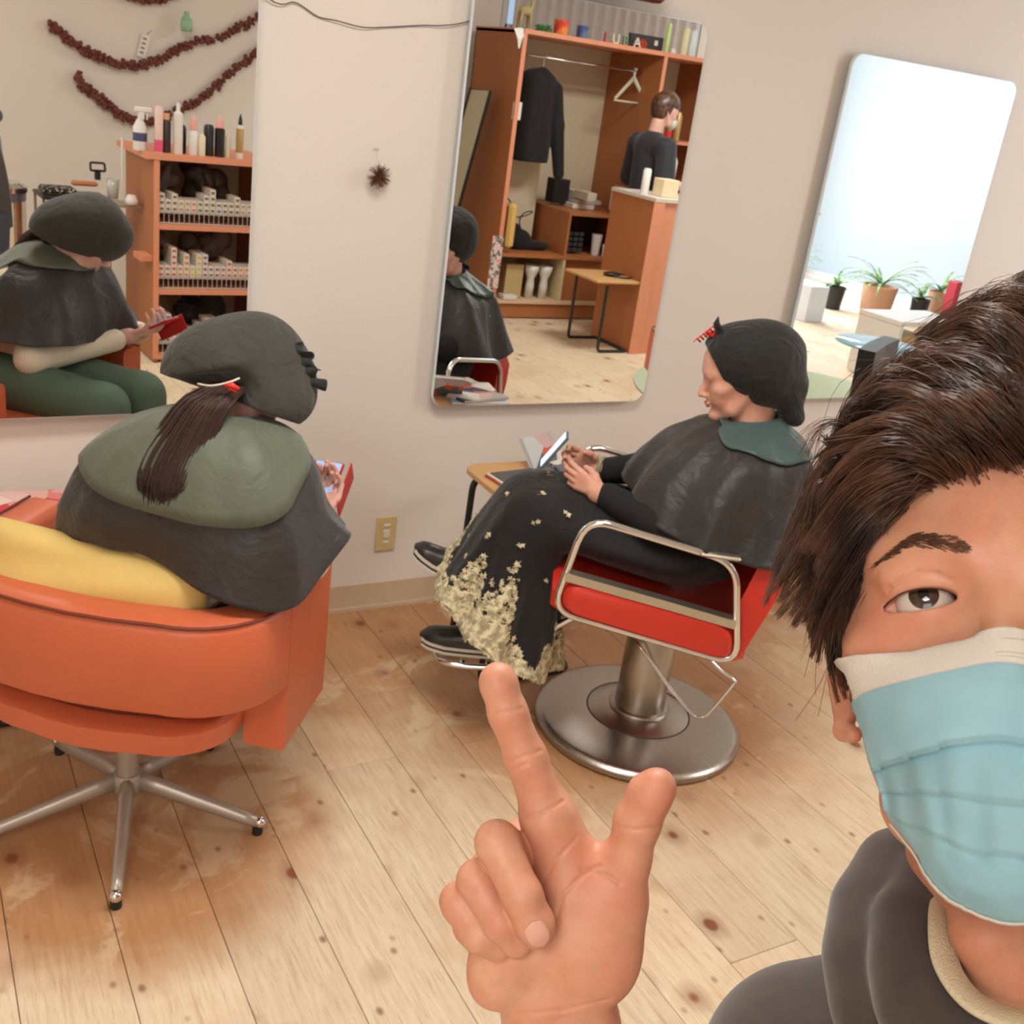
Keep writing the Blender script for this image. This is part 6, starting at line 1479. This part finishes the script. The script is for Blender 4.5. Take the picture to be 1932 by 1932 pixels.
# side table by the counter
def c_table2(label):
    e = empty('side_table', (4.36, -3.42, 0)); MB().box((-.02, -.0, .49), (.40, .42, .018), 0, .004).build('tabletop', M_WOOD, e)
    MB().tube(rounded([(-.12, -.20, .475), (-.12, -.20, .011), (.12, -.20, .011), (.12, .19, .011), (-.12, .19, .011), (-.12, .19, .475)], .03)[4:-4], .011, 8).build('frame', M_BLACKTUBE, e, True); top(e, label, 'table')
c_table2('beech side table with black tube frame beside the counter, seen in middle mirror')
o = MB().tube([(4.44+.09*math.cos(a), -3.38+.07*math.sin(a), .508+.004*math.sin(3*a)) for a in [2*math.pi*k/24 for k in range(24)]], .006, 6, closed=True).ball((4.38, -3.40, .515), (.07, .05, .015), 12, 6).build('coiled_cable', M_BLK, None, True); top(o, 'black coiled cable lying on the table beside the counter', 'cable')
# stylist
PS = empty('person', (4.92, -3.86, 0), 0); top(PS, 'stylist in black shirt and white mask standing behind the counter, in mirror', 'person')
hs_ = frame4((.02, 0, 1.60), (.93, .1, -.25), (.2, 0, 1)); s = SDF((-.16, -.15, 1.3), (.2, .15, 1.82), .006); add_head(s, hs_, .98); s.cap((-.03, 0, 1.52), (-.05, 0, 1.38), .05, .058, .02)
b = SDF((-.25, -.32, .02), (.5, .32, 1.45), .011); b.cap((-.05, 0, 1.36), (-.03, 0, 1.0), .10, .11, .05); b.chain([(-.05, .17, 1.36), (-.06, .23, 1.10), (.20, .16, 1.12)], [.05, .04, .027], .01); b.chain([(-.05, -.17, 1.36), (-.02, -.22, 1.10), (.2, -.12, 1.1)], [.05, .04, .027], .01)
b.chain([(-.03, .08, .95), (-.03, .09, .08)], [.08, .04], .02); b.chain([(-.03, -.08, .95), (-.03, -.09, .08)], [.08, .04], .02)
g1 = SDF((.15, .05, 1.02), (.4, .25, 1.22), .005); add_hand(g1, basis((.20, .16, 1.12), (.95, -.2, -.05), (0, .9, .4)), .85); g2 = SDF((.15, -.25, 1.0), (.4, .0, 1.2), .005); add_hand(g2, basis((.20, -.12, 1.10), (.95, .2, -.05), (0, -.9, .4), -1), .85)
sdf_obj('body', [s, b, g1, g2], [SK1], PS)
s = SDF((-.3, -.36, .02), (.3, .36, 1.5), .010); s.cap((-.05, 0, 1.34), (-.03, 0, .98), .125, .135, .05); s.cap((-.06, -.16, 1.36), (-.06, .16, 1.36), .075, .075, .04); s.chain([(-.05, .18, 1.36), (-.07, .25, 1.12)], [.072, .075], .02); s.chain([(-.05, -.18, 1.36), (-.03, -.24, 1.12)], [.072, .075], .02)
s.chain([(-.03, .08, .95), (-.03, .09, .08)], [.10, .065], .03); s.chain([(-.03, -.08, .95), (-.03, -.09, .08)], [.10, .065], .03); sdf_obj('clothes', [s], [nylon('black_work_clothes', (40, 40, 46), .7)], PS)
for y in (.09, -.09): shoe(PS, (-.07, y, .0), (.19, y, .0), (0, 0, 1))
s = SDF((-.14, -.13, 1.5), (.16, .13, 1.80), .005); A = np.array(hs_); s.ell(A[:3, 3]+A[:3, 2]*.040+A[:3, 1]*.014, (.107, .088, .098), None, .01); s.ell(A[:3, 3]+A[:3, 2]*.0+A[:3, 1]*.055, (.06, .08, .09), None, .02)
X_, Y_, Z_ = np.meshgrid(*s.ax, indexing='ij'); fx = (X_-A[0, 3])*A[0, 1]+(Y_-A[1, 3])*A[1, 1]+(Z_-A[2, 3])*A[2, 1]; fz = (X_-A[0, 3])*A[0, 2]+(Y_-A[1, 3])*A[1, 2]+(Z_-A[2, 3])*A[2, 2]
s.d = np.maximum(s.d, np.minimum(-(fx+.005), (.035-fz))).astype(np.float32); sdf_obj('hair', [s], [M_HAIRM], PS)
s = SDF((.0, -.08, 1.44), (.16, .08, 1.62), .005); s.ell(A[:3, 3]-A[:3, 1]*.062-A[:3, 2]*.062, (.055, .062, .052), None, .01); s.d = np.maximum(s.d, ((A[0, 3]+.03)-s.ax[0][:, None, None])).astype(np.float32); sdf_obj('face_mask', [s], [M_MASKW], PS)
# --- right end of the room, seen in the right mirror ---
t = NT('strap_leaf'); v = t.obj(); t.set(Base_Color=t.ramp(t.noise(30, 2, v), [(.4, lin((70, 130, 90))), (.6, lin((170, 200, 130)))]), Roughness=.5); M_LEAF = t.m
def pot_plant(loc, r, h, mpot, leaf_len, n, label, seed, rim=True):
    e = empty('potted_plant', loc); random.seed(seed); MB().lathe([(0, 0), (r*.8, 0), (r, h), (r*.9, h), (r*.88, h-.03), (0, h-.03)], 24).build('pot', mpot, e, auto=40)
    for i in range(n):
        a = random.uniform(0, 6.283); ln = leaf_len*random.uniform(.7, 1.15); up = random.uniform(.5, 1.5); B = MB(); rows = []; w0 = .016
        for k in range(9):
            q = k/8; rr_ = ln*q*(.35+.5/(up+.5)); z = h+ln*up*.62*(q-.62*q*q*(1.2/up)); wd = w0*(1-q**2)+.001; c_, s_ = math.cos(a), math.sin(a)
            rows.append([(c_*rr_-s_*wd, s_*rr_+c_*wd, z+.004), (c_*rr_, s_*rr_, z), (c_*rr_+s_*wd, s_*rr_-c_*wd, z+.004)])
        o = B.loft(rows, closed=False).build('leaf', M_LEAF, e, True)
    top(e, label, 'plant')
M_TERRA = mat('tan_clay', (196, 150, 120), .8); M_WPOT = mat('pale_pot', (216, 222, 228), .6)
pot_plant((8.33, -4.55, 0), .17, .30, M_TERRA, .55, 26, 'largest potted plant, in a tan clay pot by the bright window', 1)
pot_plant((8.07, -4.86, 0), .10, .22, M_BLK, .38, 14, 'spiky plant in a square black pot left of the tan pot', 2)
pot_plant((7.9, -5.45, 0), .14, .34, M_BLK, .55, 18, 'arching plant in a dark pot behind the white box', 3)
pot_plant((8.62, -4.28, 0), .09, .24, M_BLK, .34, 14, 'small plant in a black pot right of the tan pot', 4)
pot_plant((8.95, -4.35, 0), .11, .30, M_TERRA, .42, 18, 'bushy plant in a brown pot beside the red stand', 5)
o = bx(None, 'white_box', (7.25, -4.45, .16), (.22, .4, .32), M_WPOT, .005); top(o, 'white box standing on the floor near the counter end', 'box')
o = bx(None, 'red_stand', (8.62, -3.93, .24), (.12, .12, .48), mat('crimson_metal', (176, 30, 50), .4), .01); top(o, 'crimson upright stand by the window', 'stand')
e = empty('low_table', (6.5, -2.55, 0)); top(e, 'low white table with open shelf near the window', 'table')
bx(e, 'tabletop', (0, 0, .44), (.7, .4, .03), M_WHT); bx(e, 'side_panel', (-.33, 0, .22), (.03, .4, .42), M_WHT); bx(e, 'side_panel', (.33, 0, .22), (.03, .4, .42), M_WHT); bx(e, 'inner_box', (-.13, 0, .19), (.3, .3, .3), mat('tan_box', (190, 160, 120), .7)); bx(e, 'inner_box', (.16, 0, .06), (.2, .3, .1), M_NAVY)
o = MB().lathe([(0, 0), (.26, 0), (.26, .012), (0, .012)], 40).build('round_table', mat('blue_glass', (150, 190, 205), .1), None, True, (5.25, -1.72, .45)); o = top(o, 'pale blue round glass tabletop behind the black chair', 'table')
MB().tube([(0, 0, 0), (0, 0, -.43)], .02, 10).lathe([(0, -.436), (.16, -.436), (.15, -.425), (0, -.42)], 24).build('stand', M_CHROME, o, True)
e = empty('black_chair', (4.25, -.52, 0), R(60)); top(e, 'black salon chair with chrome arm, mirrored beside the man\'s hair', 'chair')
MB().lathe([(0, 0), (.27, 0), (.27, .02), (.1, .05), (0, .05)], 40).build('base_plate', M_BRUSH, e, auto=30); MB().lathe([(0, .05), (.05, .05), (.05, .42), (0, .42)], 20).build('column', M_BRUSH, e, auto=30); bx(e, 'seat', (.0, 0, .46), (.5, .5, .1), M_BLK, .03)
rings = [[(-.24-.05*(z-.5)+dx*(1), y, z) for dx, y in ((-.04, -.25), (-.05, 0), (-.04, .25), (.04, .25), (.03, 0), (.04, -.25))] for z in (.44, .6, .70, .72)]
MB().loft(rings, True, True).build('backrest', M_BLK, e)
for sg in (1, -1): MB().tube(rounded([(.24, sg*.29, .45), (.22, sg*.29, .60), (-.2, sg*.29, .58), (-.22, sg*.29, .42)], .05), .011, 8, closed=True).build('arm_frame', M_CHROME, e, True)
t = NT('pale_green_rug'); v = t.obj(); t.set(Base_Color=t.mix(t.noise(40, 4, v), lin((176, 190, 160)), lin((200, 210, 182))), Roughness=1.0); t.bump(t.noise(200, 3, v), .6, .01)
o = MB().lathe([(0, .001), (1.02, .001), (1.03, .008), (1.0, .012), (0, .013)], 64).build('round_rug', t.m, None, auto=40, loc=(4.95, -2.0, 0)); top(o, 'pale green round rug on the planks, seen in right mirror', 'rug')
o = bx(None, 'floor_magazine', (4.28, -.62, .42), (.2, .26, .012), M_WOOD) ; top(o, 'wooden tray resting near the black chair', 'tray')
